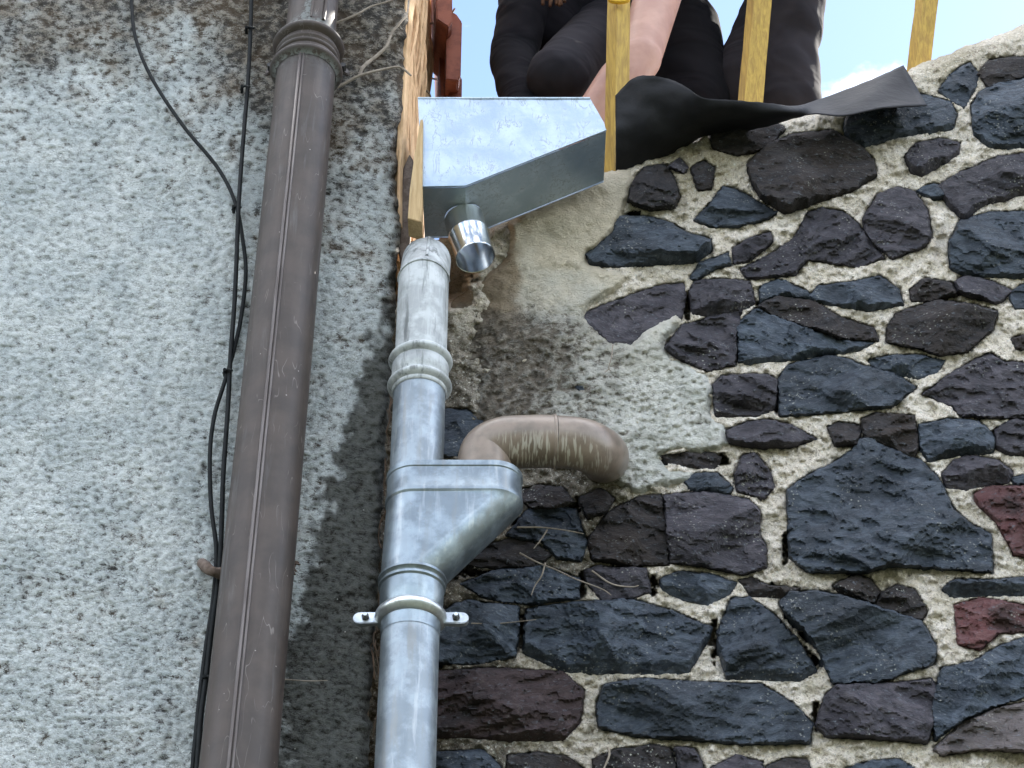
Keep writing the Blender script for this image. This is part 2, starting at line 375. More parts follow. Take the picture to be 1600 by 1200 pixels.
grime += .16*sst(600, 900, py) - .22*blob(px, py, 90, 420, 260, 240) - .2*blob(px, py, 520, 480, 90, 260)
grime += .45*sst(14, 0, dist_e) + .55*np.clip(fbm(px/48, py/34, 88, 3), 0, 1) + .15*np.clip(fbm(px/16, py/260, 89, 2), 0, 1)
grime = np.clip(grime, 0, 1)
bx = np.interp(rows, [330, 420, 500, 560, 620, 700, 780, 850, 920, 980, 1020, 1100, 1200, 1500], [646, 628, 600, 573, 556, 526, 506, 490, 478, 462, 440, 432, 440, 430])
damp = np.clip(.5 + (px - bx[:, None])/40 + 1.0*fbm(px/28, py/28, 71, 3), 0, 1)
Vw = Pn(px, py, Y).reshape(-1, 3)
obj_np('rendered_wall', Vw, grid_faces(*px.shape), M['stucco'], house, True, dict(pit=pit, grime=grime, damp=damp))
# side wall (faces right), then body of the house behind
nz, ny = 160, 70
zz = np.repeat(np.linspace(.0, 5.6, nz)[:, None], ny, 1); yy = np.repeat(np.linspace(YH+.025, 4.6, ny)[None, :], nz, 0)
xx = XE - .03 + .012*fbm(zz*9, yy*9, 4, 4)
obj_np('side_wall', np.stack([xx, yy, zz], -1).reshape(-1, 3), grid_faces(nz, ny, True), M['side'], house)
slab('wall_core', [(XE-.06, YH+.05, 0), (XE-3.5, YH+.05, 0), (XE-3.5, 4.6, 0), (XE-.06, 4.6, 0)], (0, 0, 5.6), M['side'], house)
# verge tiles at the top of the side wall
for k, (pa, Yt) in enumerate([([(678, -75), (706, -70), (707, 34), (700, 42), (682, 30)], 3.18), ([(697, 60), (700, 18), (712, 20), (722, 34), (720, 118), (716, 126), (697, 124)], 3.24),
                 ([(702, 118), (713, 112), (722, 122), (721, 200), (702, 205)], 3.30), ([(684, 20), (697, 40), (700, 170), (690, 172)], 3.34)]):
    slab('roof_tile', [P(x, y, Yt) for x, y in pa], (-.02, .26, .10), M['tile'], house, .003)

# ------------------------------------------------------------------ stone wall
wall = empty('stone_wall', P(1200, 1200, YW), 'rubble wall of dark slate blue and purple stones set in pale crumbly lime mortar', 'wall')
tx = [520, 700, 780, 812, 900, 975, 1060, 1110, 1180, 1320, 1395, 1425, 1470, 1530, 1600, 1700, 1800, 2050]
ty = [382, 372, 348, 322, 292, 262, 222, 196, 182, 172, 128, 106, 88, 66, 38, 0, -40, -150]
colsx = np.arange(540, 2020, 3.0); nr = 430
T = np.interp(colsx, tx, ty) + 4*pn(colsx/23., colsx*0+.3, 2) + 3*pn(colsx/8., colsx*0+.3, 3)
# rows: denser inside the frame
v = np.linspace(0, 1, nr)[:, None]
px = np.repeat(colsx[None, :], nr, 0); py = T[None, :] + (1560-T[None, :])*v
m1 = fbm(px/60, py/48, 41, 3); m2 = fbm(px/17, py/13, 42, 3, .6); m3 = pn(px/6.5, py/5.5, 43)
Y = YW - .004 - .012*m1 - .010*m2 - .0035*m3 - .004*np.abs(m2)
Y += .05*sst(720, 610, px)              # falls back into the crevice by the house
Y += .04*np.exp(-(py-T[None, :])/5.) + .22*sst(745, 715, px+14*m2)*sst(485, 455, py+14*m1)
pit = np.clip(-m2*1.1-m3*.5-m1*.25, -1, 1)
moss_shade = .9*sst(820, 700, px)*sst(430, 560, py) + .95*blob(px, py, 800, 870, 150, 140) + .7*blob(px, py, 710, 1030, 130, 220) + .35*sst(1000, 1160, py)*sst(1150, 900, px)
moss_shade += .5*blob(px, py, 1090, 215, 90, 35) + .9*blob(px, py, 880, 790, 120, 80) + .3*blob(px, py, 1530, 85, 150, 45)  # moss, with the shadow below the drain bend painted into the same mask
moss_shade = np.clip(moss_shade + .25*fbm(px/50, py/50, 77, 3), 0, 1)
warm = np.clip(.9*blob(px, py, 1090, 265, 90, 70) + .25*sst(1150, 850, px) + .55*blob(px, py, 1500, 95, 140, 50) + .5*fbm(px/80, py/60, 78, 2), 0, 1)
mort = (px, py, Y, pit, moss_shade, warm)
# top of the wall, running back
tp = [P(x, y+1.5, YW+.045) for x, y in zip(tx, ty)]
Vt = [tuple(p) for p in tp] + [(p.x, p.y+.45, p.z) for p in tp]
n = len(tp); obj_np('wall_top', Vt, [(i, i+1, n+i+1, n+i) for i in range(n-1)], M['mortar'], wall)
slab('wall_body', [(P(560, 700, YW).x, YW+.12, 0), (2.0, YW+.12, 0), (2.0, YW+.45, 0), (P(560, 700, YW).x, YW+.45, 0)], (0, 0, 3.9), M['side'], wall)

S = []      # (material, proud mm, underside px, outline in photograph pixels)
def st(m, h, u, *p): S.append((m, h, u, [(p[i], p[i+1]) for i in range(0, len(p), 2)]))
st('B', 30, 16, 1517,165, 1530,145, 1560,130, 1612,118, 1612,228, 1575,232, 1545,230, 1522,212)
st('P', 24, 12, 1412,245, 1430,225, 1470,217, 1500,225, 1498,240, 1470,258, 1440,275, 1425,270)
st('B', 22, 12, 1318,200, 1330,160, 1440,148, 1485,160, 1495,178, 1490,200, 1440,208, 1400,215, 1352,228, 1325,218)
st('B', 16, 4, 1466,142, 1485,118, 1500,104, 1516,98, 1528,118, 1521,142, 1506,170, 1494,160)
st('D', 16, 4, 1528,116, 1545,95, 1580,90, 1612,92, 1612,112, 1570,130, 1545,138)
st('P', 30, 16, 1463,292, 1500,270, 1560,245, 1612,233, 1612,285, 1575,310, 1530,322, 1508,346, 1485,325)
st('B', 16, 6, 1432,298, 1450,289, 1465,288, 1484,308, 1465,312, 1440,305)
st('D', 34, 10, 1168,256, 1200,225, 1240,210, 1300,203, 1340,225, 1365,250, 1370,275, 1330,300, 1280,315, 1225,335, 1190,312, 1175,290)
st('D', 20, 5, 1108,212, 1150,186, 1200,186, 1228,200, 1195,235, 1150,242, 1113,232)
st('D', 26, 6, 980,315, 985,290, 1006,262, 1040,257, 1054,280, 1062,308, 1055,325, 1015,329)
st('B', 22, 8, 1083,345, 1110,318, 1130,292, 1155,298, 1218,335, 1190,345, 1150,353, 1110,355)
st('B', 28, 12, 890,398, 925,388, 958,362, 966,337, 1010,338, 1050,350, 1075,365, 1112,374, 1113,392, 1090,408, 1040,413, 960,417, 922,412, 918,402)
st('P', 30, 8, 1349,342, 1370,305, 1400,294, 1430,300, 1450,330, 1456,370, 1445,385, 1395,405, 1370,387, 1352,365)
st('P', 24, 8, 1155,422, 1200,400, 1240,375, 1262,332, 1285,326, 1315,330, 1340,350, 1365,383, 1384,404, 1340,416, 1262,406, 1240,430, 1200,433, 1168,434)
st('B', 18, 5, 1076,436, 1093,412, 1138,395, 1143,414, 1110,424, 1086,440)
st('P', 20, 5, 1144,388, 1175,372, 1204,363, 1208,378, 1170,408, 1146,413)
st('P', 28, 14, 1077,455, 1085,440, 1120,436, 1172,440, 1180,474, 1165,482, 1110,495, 1082,490)
st('P', 14, 4, 905,492, 940,478, 985,462, 1030,447, 1068,442, 1071,462, 1064,498, 1040,515, 1010,540, 960,545, 925,512)
st('P', 22, 6, 1036,545, 1065,510, 1110,495, 1160,484, 1152,520, 1149,570, 1105,580, 1062,562)
st('B', 26, 12, 1152,505, 1180,482, 1206,492, 1245,506, 1310,530, 1372,536, 1340,548, 1240,562, 1190,565, 1155,567)
st('D', 28, 6, 1184,477, 1215,461, 1270,470, 1312,496, 1366,513, 1374,533, 1312,530, 1245,507, 1205,493)
st('B', 18, 8, 1187,448, 1215,436, 1262,455, 1271,467, 1215,463, 1188,472)
st('B', 24, 10, 1264,462, 1280,446, 1340,440, 1375,431, 1405,455, 1412,476, 1355,486, 1300,476, 1270,470)
st('D', 20, 6, 1421,452, 1445,435, 1490,443, 1498,460, 1460,471, 1425,471)
st('P', 22, 6, 1492,440, 1510,429, 1550,440, 1582,455, 1562,474, 1530,468, 1496,458)
st('B', 28, 10, 1483,378, 1500,345, 1545,333, 1612,328, 1612,432, 1540,433, 1505,430, 1484,420)
st('D', 32, 6, 1386,512, 1400,490, 1440,477, 1465,469, 1520,476, 1560,487, 1551,515, 1533,530, 1512,550, 1470,556, 1430,543, 1384,535)
st('B', 20, 6, 1574,462, 1595,445, 1620,446, 1620,480, 1587,483)
st('D', 20, 6, 1578,528, 1600,517, 1625,522, 1620,550, 1587,546)
st('B', 24, 12, 1354,562, 1390,556, 1440,555, 1477,565, 1465,580, 1435,592, 1400,583, 1365,575)
st('B', 28, 6, 1216,592, 1233,570, 1290,556, 1320,560, 1350,572, 1400,585, 1432,606, 1395,634, 1360,640, 1290,645, 1217,651)
st('P', 26, 14, 1113,602, 1128,588, 1200,585, 1216,595, 1210,640, 1180,650, 1118,651)
st('P', 26, 6, 1439,616, 1500,575, 1545,551, 1570,565, 1620,572, 1620,656, 1560,653, 1500,651, 1488,635)
st('P', 24, 8, 1133,674, 1165,660, 1200,655, 1235,665, 1278,686, 1240,698, 1180,700, 1137,691)
st('D', 18, 6, 1292,667, 1310,659, 1345,664, 1344,698, 1304,698)
st('D', 26, 14, 1345,655, 1365,646, 1430,650, 1434,702, 1430,716, 1400,702, 1350,690)
st('B', 26, 12, 1436,664, 1480,654, 1530,658, 1556,685, 1551,708, 1500,711, 1472,715, 1450,722, 1437,700)
st('P', 24, 10, 1556,672, 1580,656, 1620,658, 1620,708, 1577,711, 1557,702)
st('P', 30, 20, 1471,742, 1490,720, 1515,712, 1560,720, 1584,740, 1575,753, 1510,764, 1476,762)
st('B', 20, 6, 1578,748, 1600,724, 1625,722, 1625,758, 1583,757)
st('B', 30, 6, 1230,765, 1262,742, 1295,728, 1330,705, 1343,684, 1360,684, 1390,700, 1440,720, 1465,745, 1478,772, 1490,795, 1510,815, 1548,835, 1552,896, 1480,889, 1400,884, 1350,896, 1260,894, 1233,870)
st('R', 26, 4, 1520,772, 1545,761, 1625,756, 1625,880, 1583,868, 1576,850, 1556,815, 1530,792)
st('P', 22, 4, 1149,742, 1160,711, 1180,707, 1205,740, 1209,760, 1195,779, 1150,768)
st('D', 14, 8, 1029,713, 1070,707, 1112,708, 1128,714, 1118,731, 1080,729, 1040,721)
st('B', 16, 9, 1068,752, 1085,740, 1120,740, 1146,764, 1140,773, 1080,766)
st('P', 32, 6, 1036,774, 1100,768, 1170,781, 1188,800, 1186,838, 1196,850, 1197,885, 1162,899, 1110,886, 1047,880, 1041,830)
st('D', 20, 6, 918,845, 950,800, 1000,776, 1033,772, 1043,830, 1046,884, 990,884, 924,876)
st('B', 28, 22, 1029,906, 1060,893, 1110,897, 1152,912, 1140,928, 1105,944, 1065,936, 1033,919)
st('D', 20, 10, 1154,906, 1175,902, 1195,914, 1252,920, 1235,934, 1172,931)
st('D', 22, 8, 1300,916, 1338,897, 1360,904, 1374,926, 1366,944, 1335,934, 1310,926)
st('D', 22, 8, 1378,926, 1400,914, 1430,922, 1450,958, 1441,970, 1395,957, 1370,946)
st('B', 26, 14, 1471,922, 1490,905, 1550,906, 1620,899, 1620,926, 1545,930, 1490,933)
st('R', 20, 2, 1491,946, 1530,934, 1590,944, 1620,950, 1620,985, 1560,990, 1530,1016, 1498,1008)
st('B', 32, 4, 1216,942, 1233,925, 1285,924, 1350,940, 1440,970, 1463,1010, 1461,1036, 1420,1050, 1375,1066, 1300,1068, 1281,1020, 1256,985, 1228,962)
st('B', 34, 24, 1121,988, 1143,934, 1170,934, 1210,960, 1247,1000, 1277,1050, 1250,1063, 1135,1061, 1122,1012)
st('B', 36, 26, 822,952, 870,944, 985,936, 1050,955, 1112,981, 1106,1000, 1076,1051, 1000,1052, 880,1049, 817,1020)
st('B', 26, 8, 690,958, 710,943, 740,939, 812,948, 811,985, 806,1026, 735,1038, 650,1034, 650,960)
st('B', 24, 6, 718,912, 768,893, 850,884, 907,905, 906,935, 830,945, 760,936)
st('P', 22, 6, 912,890, 932,885, 1010,888, 1017,925, 985,936, 942,941, 918,912)
st('D', 16, 5, 728,882, 752,852, 800,842, 838,850, 862,868, 842,884, 770,887)
st('B', 18, 5, 790,838, 822,800, 850,784, 900,796, 917,848, 908,878, 870,872, 846,846, 815,842)
st('M', 34, 18, 640,1052, 760,1044, 880,1050, 913,1080, 906,1130, 880,1156, 800,1157, 640,1146)
st('B', 34, 8, 931,1102, 943,1070, 1000,1060, 1100,1067, 1190,1069, 1240,1100, 1270,1130, 1267,1160, 1160,1163, 1050,1154, 990,1151, 935,1137)
st('P', 30, 9, 1274,1132, 1290,1085, 1308,1070, 1400,1067, 1455,1061, 1467,1078, 1457,1130, 1451,1161, 1380,1156, 1290,1151)
st('B', 26, 3, 1454,1112, 1470,1044, 1520,1035, 1560,1010, 1625,985, 1625,1078, 1560,1102, 1500,1127, 1462,1158)
st('G', 34, 4, 1458,1172, 1480,1150, 1502,1130, 1562,1105, 1625,1082, 1625,1182, 1530,1171, 1470,1180)
st('D', 22, 10, 926,1188, 960,1172, 1020,1164, 1050,1170, 1062,1225, 930,1230)
st('P', 20, 6, 1053,1166, 1086,1168, 1106,1212, 1102,1235, 1066,1230)
st('P', 24, 8, 1108,1200, 1150,1180, 1192,1190, 1198,1235, 1110,1238)
st('D', 22, 8, 1196,1197, 1225,1184, 1262,1186, 1280,1240, 1200,1240)
st('B', 24, 8, 1318,1202, 1360,1190, 1402,1186, 1436,1205, 1430,1250, 1320,1250)
st('B', 20, 6, 650,1178, 700,1174, 755,1172, 784,1200, 780,1240, 650,1240)
st('D', 20, 6, 792,1180, 840,1176, 884,1182, 912,1200, 905,1245, 792,1245)
st('B', 16, 3, 690,640, 730,640, 762,662, 745,700, 715,712, 690,712)
st('D', 18, 4, 903,777, 940,763, 962,780, 945,802, 916,812)
st('D', 18, 4, 800,770, 840,758, 880,762, 898,785, 868,796, 830,796)
st('B', 14, 4, 700,760, 780,755, 795,775, 790,815, 745,845, 700,840)
st('B', 14, 2, 884,590, 905,586, 914,598, 916,622, 908,632, 900,606, 886,600)
st('D', 18, 5, 1078,262, 1100,250, 1118,262, 1112,296, 1090,300)
st('P', 20, 4, 1040,262, 1062,246, 1076,262, 1070,272)
# the joints are a little tighter than the traced faces, and the last stones run on past the frame
r2 = random.Random(31)
def grow(poly, d):
    ar = sum(poly[i][0]*poly[(i+1) % len(poly)][1]-poly[(i+1) % len(poly)][0]*poly[i][1] for i in range(len(poly)))
    sg = 1 if ar > 0 else -1; o_ = []
    for i in range(len(poly)):
        a, b = poly[i-1], poly[(i+1) % len(poly)]; tx_, ty_ = b[0]-a[0], b[1]-a[1]; L_ = math.hypot(tx_, ty_)+1e-6
        o_.append((poly[i][0]+sg*ty_/L_*d, poly[i][1]-sg*tx_/L_*d))
    return o_
for i in range(len(S)):
    mt, h, u, poly = S[i]; e_ = r2.uniform(15, 80)
    poly = [(x+(e_+r2.uniform(-8, 8) if x >= 1600 else 0), y) for x, y in poly]
    S[i] = (mt, h, u, grow(poly, 1.8 if len(poly) > 5 else 1))
def extra(x0, x1, y0, y1):
    y = y0
    while y < y1:
        hh = r2.uniform(48, 92); x = x0 + r2.uniform(0, 30)
        while x < x1:
            ww = r2.uniform(70, 190); q = []
            for k in range(9):
                a = 2*math.pi*(k+r2.uniform(-.25, .25))/9
                ca, sa = math.cos(a), math.sin(a); s = 1/max(abs(ca)**4+abs(sa)**4, .3)**.25
                q.append((x+ww/2+ca*s*ww*.46*r2.uniform(.86, 1), y+hh/2+sa*s*hh*.42*r2.uniform(.86, 1)))
            S.append((r2.choice('BBBPPDM'), r2.uniform(20, 32), r2.uniform(4, 14), q)); x += ww+r2.uniform(4, 14)
        y += hh+r2.uniform(4, 12)
extra(1712, 1960, 100, 1180); extra(620, 1960, 1262, 1530)

def inside(poly, x, y):
    c = np.zeros(x.shape, bool); n = len(poly)
    for i in range(n):
        x0, y0 = poly[i]; x1, y1 = poly[(i+1) % n]
        if y0 == y1: continue
        c ^= ((y0 > y) != (y1 > y)) & (x < (x1-x0)*(y-y0)/(y1-y0)+x0)
    return c
def segdist(poly, x, y):
    d = np.full(x.shape, 1e9); n = len(poly)
    for i in range(n):
        ax, ay = poly[i]; bx_, by_ = poly[(i+1) % n]; dx, dy = bx_-ax, by_-ay; L2 = dx*dx+dy*dy+1e-9
        t = np.clip(((x-ax)*dx+(y-ay)*dy)/L2, 0, 1); d = np.minimum(d, np.hypot(x-ax-t*dx, y-ay-t*dy))
    return d
def refine(poly, step, amp, seed):
    area = sum(poly[i][0]*poly[(i+1) % len(poly)][1]-poly[(i+1) % len(poly)][0]*poly[i][1] for i in range(len(poly)))
    if area < 0: poly = poly[::-1]
    out = []; n = len(poly)
    for i in range(n):
        a = poly[i]; b = poly[(i+1) % n]; L = math.hypot(b[0]-a[0], b[1]-a[1]); k = max(1, int(L/step))
        for j in range(k):
            t = j/k; out.append((a[0]+(b[0]-a[0])*t, a[1]+(b[1]-a[1])*t))
    x = np.array([p[0] for p in out]); y = np.array([p[1] for p in out])
    x = (np.roll(x, 1)+6*x+np.roll(x, -1))/8; y = (np.roll(y, 1)+6*y+np.roll(y, -1))/8
    ang = np.arange(len(x))
    x2 = x + amp*(1.0*pn(x/19., y/19., seed)+1.1*pn(x/8., y/8., seed+1)); y2 = y + amp*(1.0*pn(x/19.+50, y/19., seed+2)+1.1*pn(x/8.+50, y/8., seed+3))
    return list(zip(x2, y2))
def patch_mesh(poly, step, depth_fn, back, rs):
    """triangulated sheet inside an outline, each point set at its own depth, with a skirt running back into the wall"""
    x0 = min(p[0] for p in poly); x1 = max(p[0] for p in poly); y0 = min(p[1] for p in poly); y1 = max(p[1] for p in poly)
    gx, gy = np.meshgrid(np.arange(x0, x1, step), np.arange(y0, y1, step*.87))
    gx[1::2] += step/2; gx = gx + rs.uniform(-.28, .28, gx.shape)*step; gy = gy + rs.uniform(-.28, .28, gy.shape)*step
    gx = gx.ravel(); gy = gy.ravel(); k = inside(poly, gx, gy); gx, gy = gx[k], gy[k]
    k = segdist(poly, gx, gy) > step*.45; gx, gy = gx[k], gy[k]; nb = len(poly)
    pts = [Vector(p) for p in poly] + [Vector((a, b)) for a, b in zip(gx, gy)]
    vs, es, fs, *_ = delaunay_2d_cdt(pts, [(i, (i+1) % nb) for i in range(nb)], [list(range(nb))], 1, 1e-5)
    X = np.array([p[0] for p in vs]); Yp = np.array([p[1] for p in vs])
    Yd = depth_fn(X, Yp); V = Pn(X, Yp, Yd)
    cnt = {}
    for f in fs:
        for a, b in zip(f, f[1:]+f[:1]): cnt[(a, b)] = cnt.get((a, b), 0)+1
    be = [(a, b) for (a, b) in cnt if (b, a) not in cnt]
    bi = sorted({i for e in be for i in e}); mpb = {}
    cen = V.mean(0); Vb = []
    for i in bi:
        mpb[i] = len(V)+len(Vb); q = V[i].copy(); q[1] = max(q[1]+.01, back); q[0] += (cen[0]-q[0])*.06; q[2] += (cen[2]-q[2])*.06; Vb.append(q)
    fs = [list(f)[::-1] for f in fs] + [[a, b, mpb[b], mpb[a]] for a, b in be]
    # orient: image-space CCW (y down) -> normals to the camera
    return np.vstack([V, np.array(Vb)]), fs, X, Yp, len(V)
mpx_, mpy_, mY, mpit, mmoss_shade, mwarm = mort
mask = np.zeros(mpx_.shape)
for mt, h, u, poly in S:          # the mortar bed dips behind every stone
    x0 = min(p[0] for p in poly); x1 = max(p[0] for p in poly); c0_, c1_ = np.searchsorted(colsx, [x0-6, x1+6])
    if c1_ <= c0_: continue
    sx_, sy_ = mpx_[:, c0_:c1_], mpy_[:, c0_:c1_]; y0 = min(p[1] for p in poly)-8; y1 = max(p[1] for p in poly)+8
    rws = np.where((sy_.max(1) > y0) & (sy_.min(1) < y1))[0]
    if len(rws) == 0: continue
    a_, b_ = rws[0], rws[-1]+1; sx_, sy_ = sx_[a_:b_], sy_[a_:b_]
    ins = inside(poly, sx_, sy_); d_ = segdist(poly, sx_, sy_); sdv = np.where(ins, d_, -d_)
    mask[a_:b_, c0_:c1_] = np.maximum(mask[a_:b_, c0_:c1_], sst(0, 5, sdv)-.12*sst(-7, -2, sdv)*0)
mY = mY + .07*mask
for hx, hy, rx_, ry_, sl in ((815,985,7,34,0), (1116,1000,8,36,0), (1250,985,7,30,.9), (1272,1030,7,26,.6), (1150,545,5,28,0), (1214,620,4,30,0), (1341,680,4,18,0), (1436,685,4,20,0), (1073,485,6,26,0),
    (1020,915,7,16,0), (908,915,6,22,0), (686,990,10,60,0), (1460,1130,5,34,0), (1206,915,5,8,0), (1370,935,8,16,0), (1555,685,4,20,0), (925,470,4,5,0), (1462,306,4,10,0), (1040,830,4,40,0), (795,800,16,30,0), (900,790,8,16,0),
    (705,880,26,30,0), (1035,722,8,6,0), (1275,1120,5,26,0), (745,895,30,6,0), (1090,1005,4,4,0), (1130,720,8,10,0), (1066,520,4,14,0), (1185,480,5,10,0), (1345,385,6,10,0), (990,335,10,5,0), (1228,860,5,30,0)):
    q_ = blob(mpx_-sl*(mpy_-hy), mpy_, hx, hy, rx_*1.3, ry_); q_ = sst(.42, .60, q_*(1+1.3*m2+.4*m3)); mY = mY + .05*q_*(1-mask); mmoss_shade = np.clip(mmoss_shade+q_, 0, 1)  # open joints: mortar set back, their shade also painted dark
obj_np('mortar', Pn(mpx_, mpy_, mY).reshape(-1, 3), grid_faces(*mpx_.shape), M['mortar'], wall, True, dict(pit=mpit, moss_shade=mmoss_shade, warm=mwarm))
def build_stone(i, mt, h, u, poly):
    rs = np.random.RandomState(100+i); h = h*1.3/1000.; u = u*(2.05 if u >= 10 else 1.4)
    inframe = min(p[0] for p in poly) < 1680 and min(p[1] for p in poly) < 1210
    pl = refine(poly, 6 if inframe else 12, 2.6, 300+i*5); xs = [p[0] for p in pl]; ys = [p[1] for p in pl]
    cx, cy = sum(xs)/len(xs), sum(ys)/len(ys); W = max(xs)-min(xs); H = max(ys)-min(ys)
    cols = {}
    mpx = mpp(cy, YW)
    # facets: a few tilted planes; the face is wherever the lowest one is
    h *= 1+min(W, H)/330.
    pls = []; amp = rs.uniform(.35, 1.1)
    for k in range(rs.randint(4, 8)):
        a = rs.uniform(0, 2*np.pi); s = rs.uniform(.15, .80)
        pls.append((math.cos(a)*s*mpx, math.sin(a)*s*mpx*1.2, rs.uniform(.0, .35)*h, rs.uniform(-.2, .2)*W, rs.uniform(-.2, .2)*H))
    ta = rs.uniform(-.35, .35)
    def depth(X, Yp):
        de = segdist(pl, X, Yp)
        # distance straight down to the lower edge of the outline
        low = np.full(X.shape, 1e9); n = len(pl)
        for k in range(n):
            ax, ay = pl[k]; bx_, by_ = pl[(k+1) % n]
            if abs(ax-bx_) < 1e-6: continue
            t = (X-ax)/(bx_-ax); ok = (t >= -1e-6) & (t <= 1+1e-6); yl = ay+t*(by_-ay); dd = yl-Yp
            low = np.where(ok & (dd > -.5) & (dd < low), np.maximum(dd, 0), low)
        low = np.where(low > 1e8, de, low)
        z = np.full(X.shape, h)
        for gx_, gy_, off, ox, oy in pls: z = np.minimum(z, h*1.15 - off - gx_*(X-cx-ox) - gy_*(Yp-cy-oy))
        z = np.maximum(z, h*.36)
        c, s_ = math.cos(ta), math.sin(ta); xr = (X*c+Yp*s_); yr = (-X*s_+Yp*c)
        rg = 1-np.abs(fbm(xr/85, yr/36, 500+i*3, 3, .45))*2
        z = z + .013*amp*(rg-.6) + .0022*fbm(xr/16, yr/9, 900+i, 3, .6) + .0008*pn(X/5., Yp/4., 1200+i)
        st_ = np.floor((z*1000+4*pn(xr/40, yr/30, 70+i))/7.)*7./1000; z = z*(1-.45*amp)+st_*.45*amp     # cleavage steps
        z = z*(0.80+.20*sst(0, 2.8, de))
        if u > 0: z = np.minimum(z, (low/(u*rs.uniform(.9, 1.1)*(1+.5*pn(X/25., X*0, 60+i))))*h*.95 + .002 + .003*pn(X/9, Yp/6, 61+i)) if u > 0 else z
        return YW - np.maximum(z, -.004)
    V, fs, X, Yp, nf = patch_mesh(pl, 3.4 if inframe else 8, depth, YW+.05, rs)
    o = obj_np('stone', V, fs, M[mt], wall, False)
    bm = bmesh.new(); bm.from_mesh(o.data); bmesh.ops.recalc_face_normals(bm, faces=bm.faces)
    bm.to_mesh(o.data); bm.free()
    o.data.polygons.foreach_set('use_smooth', [True]*len(o.data.polygons)); o.data.set_sharp_from_angle(angle=R(24))
    if mt in 'R': o['label'] = 'reddish stone'
    return o
for i, (mt, h, u, poly) in enumerate(S): build_stone(i, mt, h, u, poly)

# plaster skim over the left end of the wall
pp = [(793,352), (812,322), (850,308), (900,290), (945,270), (985,263), (992,282), (982,312), (972,335), (962,352), (955,372), (935,385), (915,395), (918,412), (945,420), (985,428), (975,445), (930,470), (912,492), (930,512), (952,532), (985,536), (1010,512), (1038,498), (1058,492), (1066,505), (1040,530), (1042,552), (1066,566), (1104,584), (1112,605), (1110,650), (1132,660), (1136,695), (1120,706), (1040,708), (1028,716), (1042,730), (1085,738), (1070,752), (1025,765), (985,770), (958,752), (930,720), (890,700), (850,690), (800,680), (740,668), (712,656), (703,640), (720,600), (700,560), (698,500), (708,466), (730,455), (760,425), (790,400), (800,372)]
pl = refine(pp, 5, 4.0, 9001)
def pdepth(X, Yp):
    de = segdist(pl, X, Yp)
    a = fbm(X/70, Yp/60, 4001, 3); b = fbm(X/15+Yp/40, Yp/9, 4002, 3, .6); c = pn(X/6.5, Yp/5, 4003)
    rough = .35+.65*sst(420, 560, Yp)
    hh = .020 + .010*sst(940, 1040, X)*0 + .006*blob(X, Yp, 880, 380, 100, 90)
    return YW - (hh + .010*a + rough*((.0075*b+.003*c)))*(.25+.75*sst(0, 9, de)) + .03*sst(790, 705, X) + .10*sst(740, 715, X)*sst(480, 455, Yp)
rs = np.random.RandomState(5)
V, fs, X, Yp, nf = patch_mesh(pl, 3.3, pdepth, YW+.06, rs)
nb = len(V)-nf
b = fbm(X/15+Yp/40, Yp/9, 4002, 3, .6); c = pn(X/6.5, Yp/5, 4003)
n5 = fbm(X/45, Yp/35, 4010, 3)
ms = np.clip(1.1*sst(880, 760, X+60*n5)*sst(450, 520, Yp+30*n5) + .55*blob(X, Yp, 850, 560, 90, 80) + .35*n5*sst(430, 520, Yp) + .3*sst(470, 520, Yp)*sst(1010, 960, X), 0, 1)
wm = np.clip(sst(580, 370, Yp+60*n5) + .2*blob(X, Yp, 1000, 560, 60, 40), 0, 1)
oc = np.clip(sst(822, 800, X+20*n5)*sst(380, 400, Yp)*sst(520, 480, Yp), 0, 1)
pad = lambda a: np.concatenate([a, np.full(nb, .5)])
o = obj_np('plaster_patch', V, fs, M['plaster'], wall, True, dict(pit=pad(np.clip((-b*1.2-c*.4)*(.35+.65*sst(430, 560, Yp)), -1, 1)), moss_shade=pad(ms), warm=pad(wm), ochre=pad(oc*.8)))
bm = bmesh.new(); bm.from_mesh(o.data); bmesh.ops.recalc_face_normals(bm, faces=bm.faces); bm.to_mesh(o.data); bm.free()

# roof deck that carries the worker, hidden behind the wall head
y0, z0 = YW+.10, P(975, 262, YW).z-.03
slab('roof_deck', [(-.15, y0, z0-.05), (1.6, y0, z0-.05), (1.6, y0+1.6, z0+1.25), (-.15, y0+1.6, z0+1.25)], (0, .02, -.03), M['deck'], wall)

# ------------------------------------------------------------------ brown downpipe
YB = 2.685
zt = P(480, -260, YB).z; zb = .1; xb = P(478, 118, YB).x; RB = 46.5*mpp(160, YB)
bp = empty('brown_downpipe', (xb, YB, 0), 'brown painted metal downpipe with a raised seam and ringed collar, on the pale rendered wall', 'drainpipe')
zc = P(478, 108, YB).z
def lathe(name, prof, x, y, mat, parent, n=48, verd=None, tilt=None, caps=False):
    V = []; 
    for r, z in prof:
        for k in range(n):
            a = 2*math.pi*k/n; V.append((x+r*math.cos(a), y+r*math.sin(a), z))
    Fs = [(i*n+k, i*n+(k+1) % n, (i+1)*n+(k+1) % n, (i+1)*n+k) for i in range(len(prof)-1) for k in range(n)]
    o = obj_np(name, V, Fs, mat, parent, True, dict(verd=[verd(v) if verd else 0 for v in V]))
    o.data.set_sharp_from_angle(angle=R(50)); return o
vd = lambda v: max(0, 1-abs(v[2]-zc-.012)/.022)
prof = [(RB*.97, zb)] + [(RB*(1+.004*math.sin(k*2.3)), zb+(zc-zb)*k/30) for k in range(1, 31)]
lathe('pipe_section', prof, xb, YB, M['brown'], bp, verd=lambda v: .45 if v[2] > zc-.035 else 0)
def s_len(d): return d*mpp(100, YB)/math.cos(R(47))      # vertical extent from pixels
ringp = []
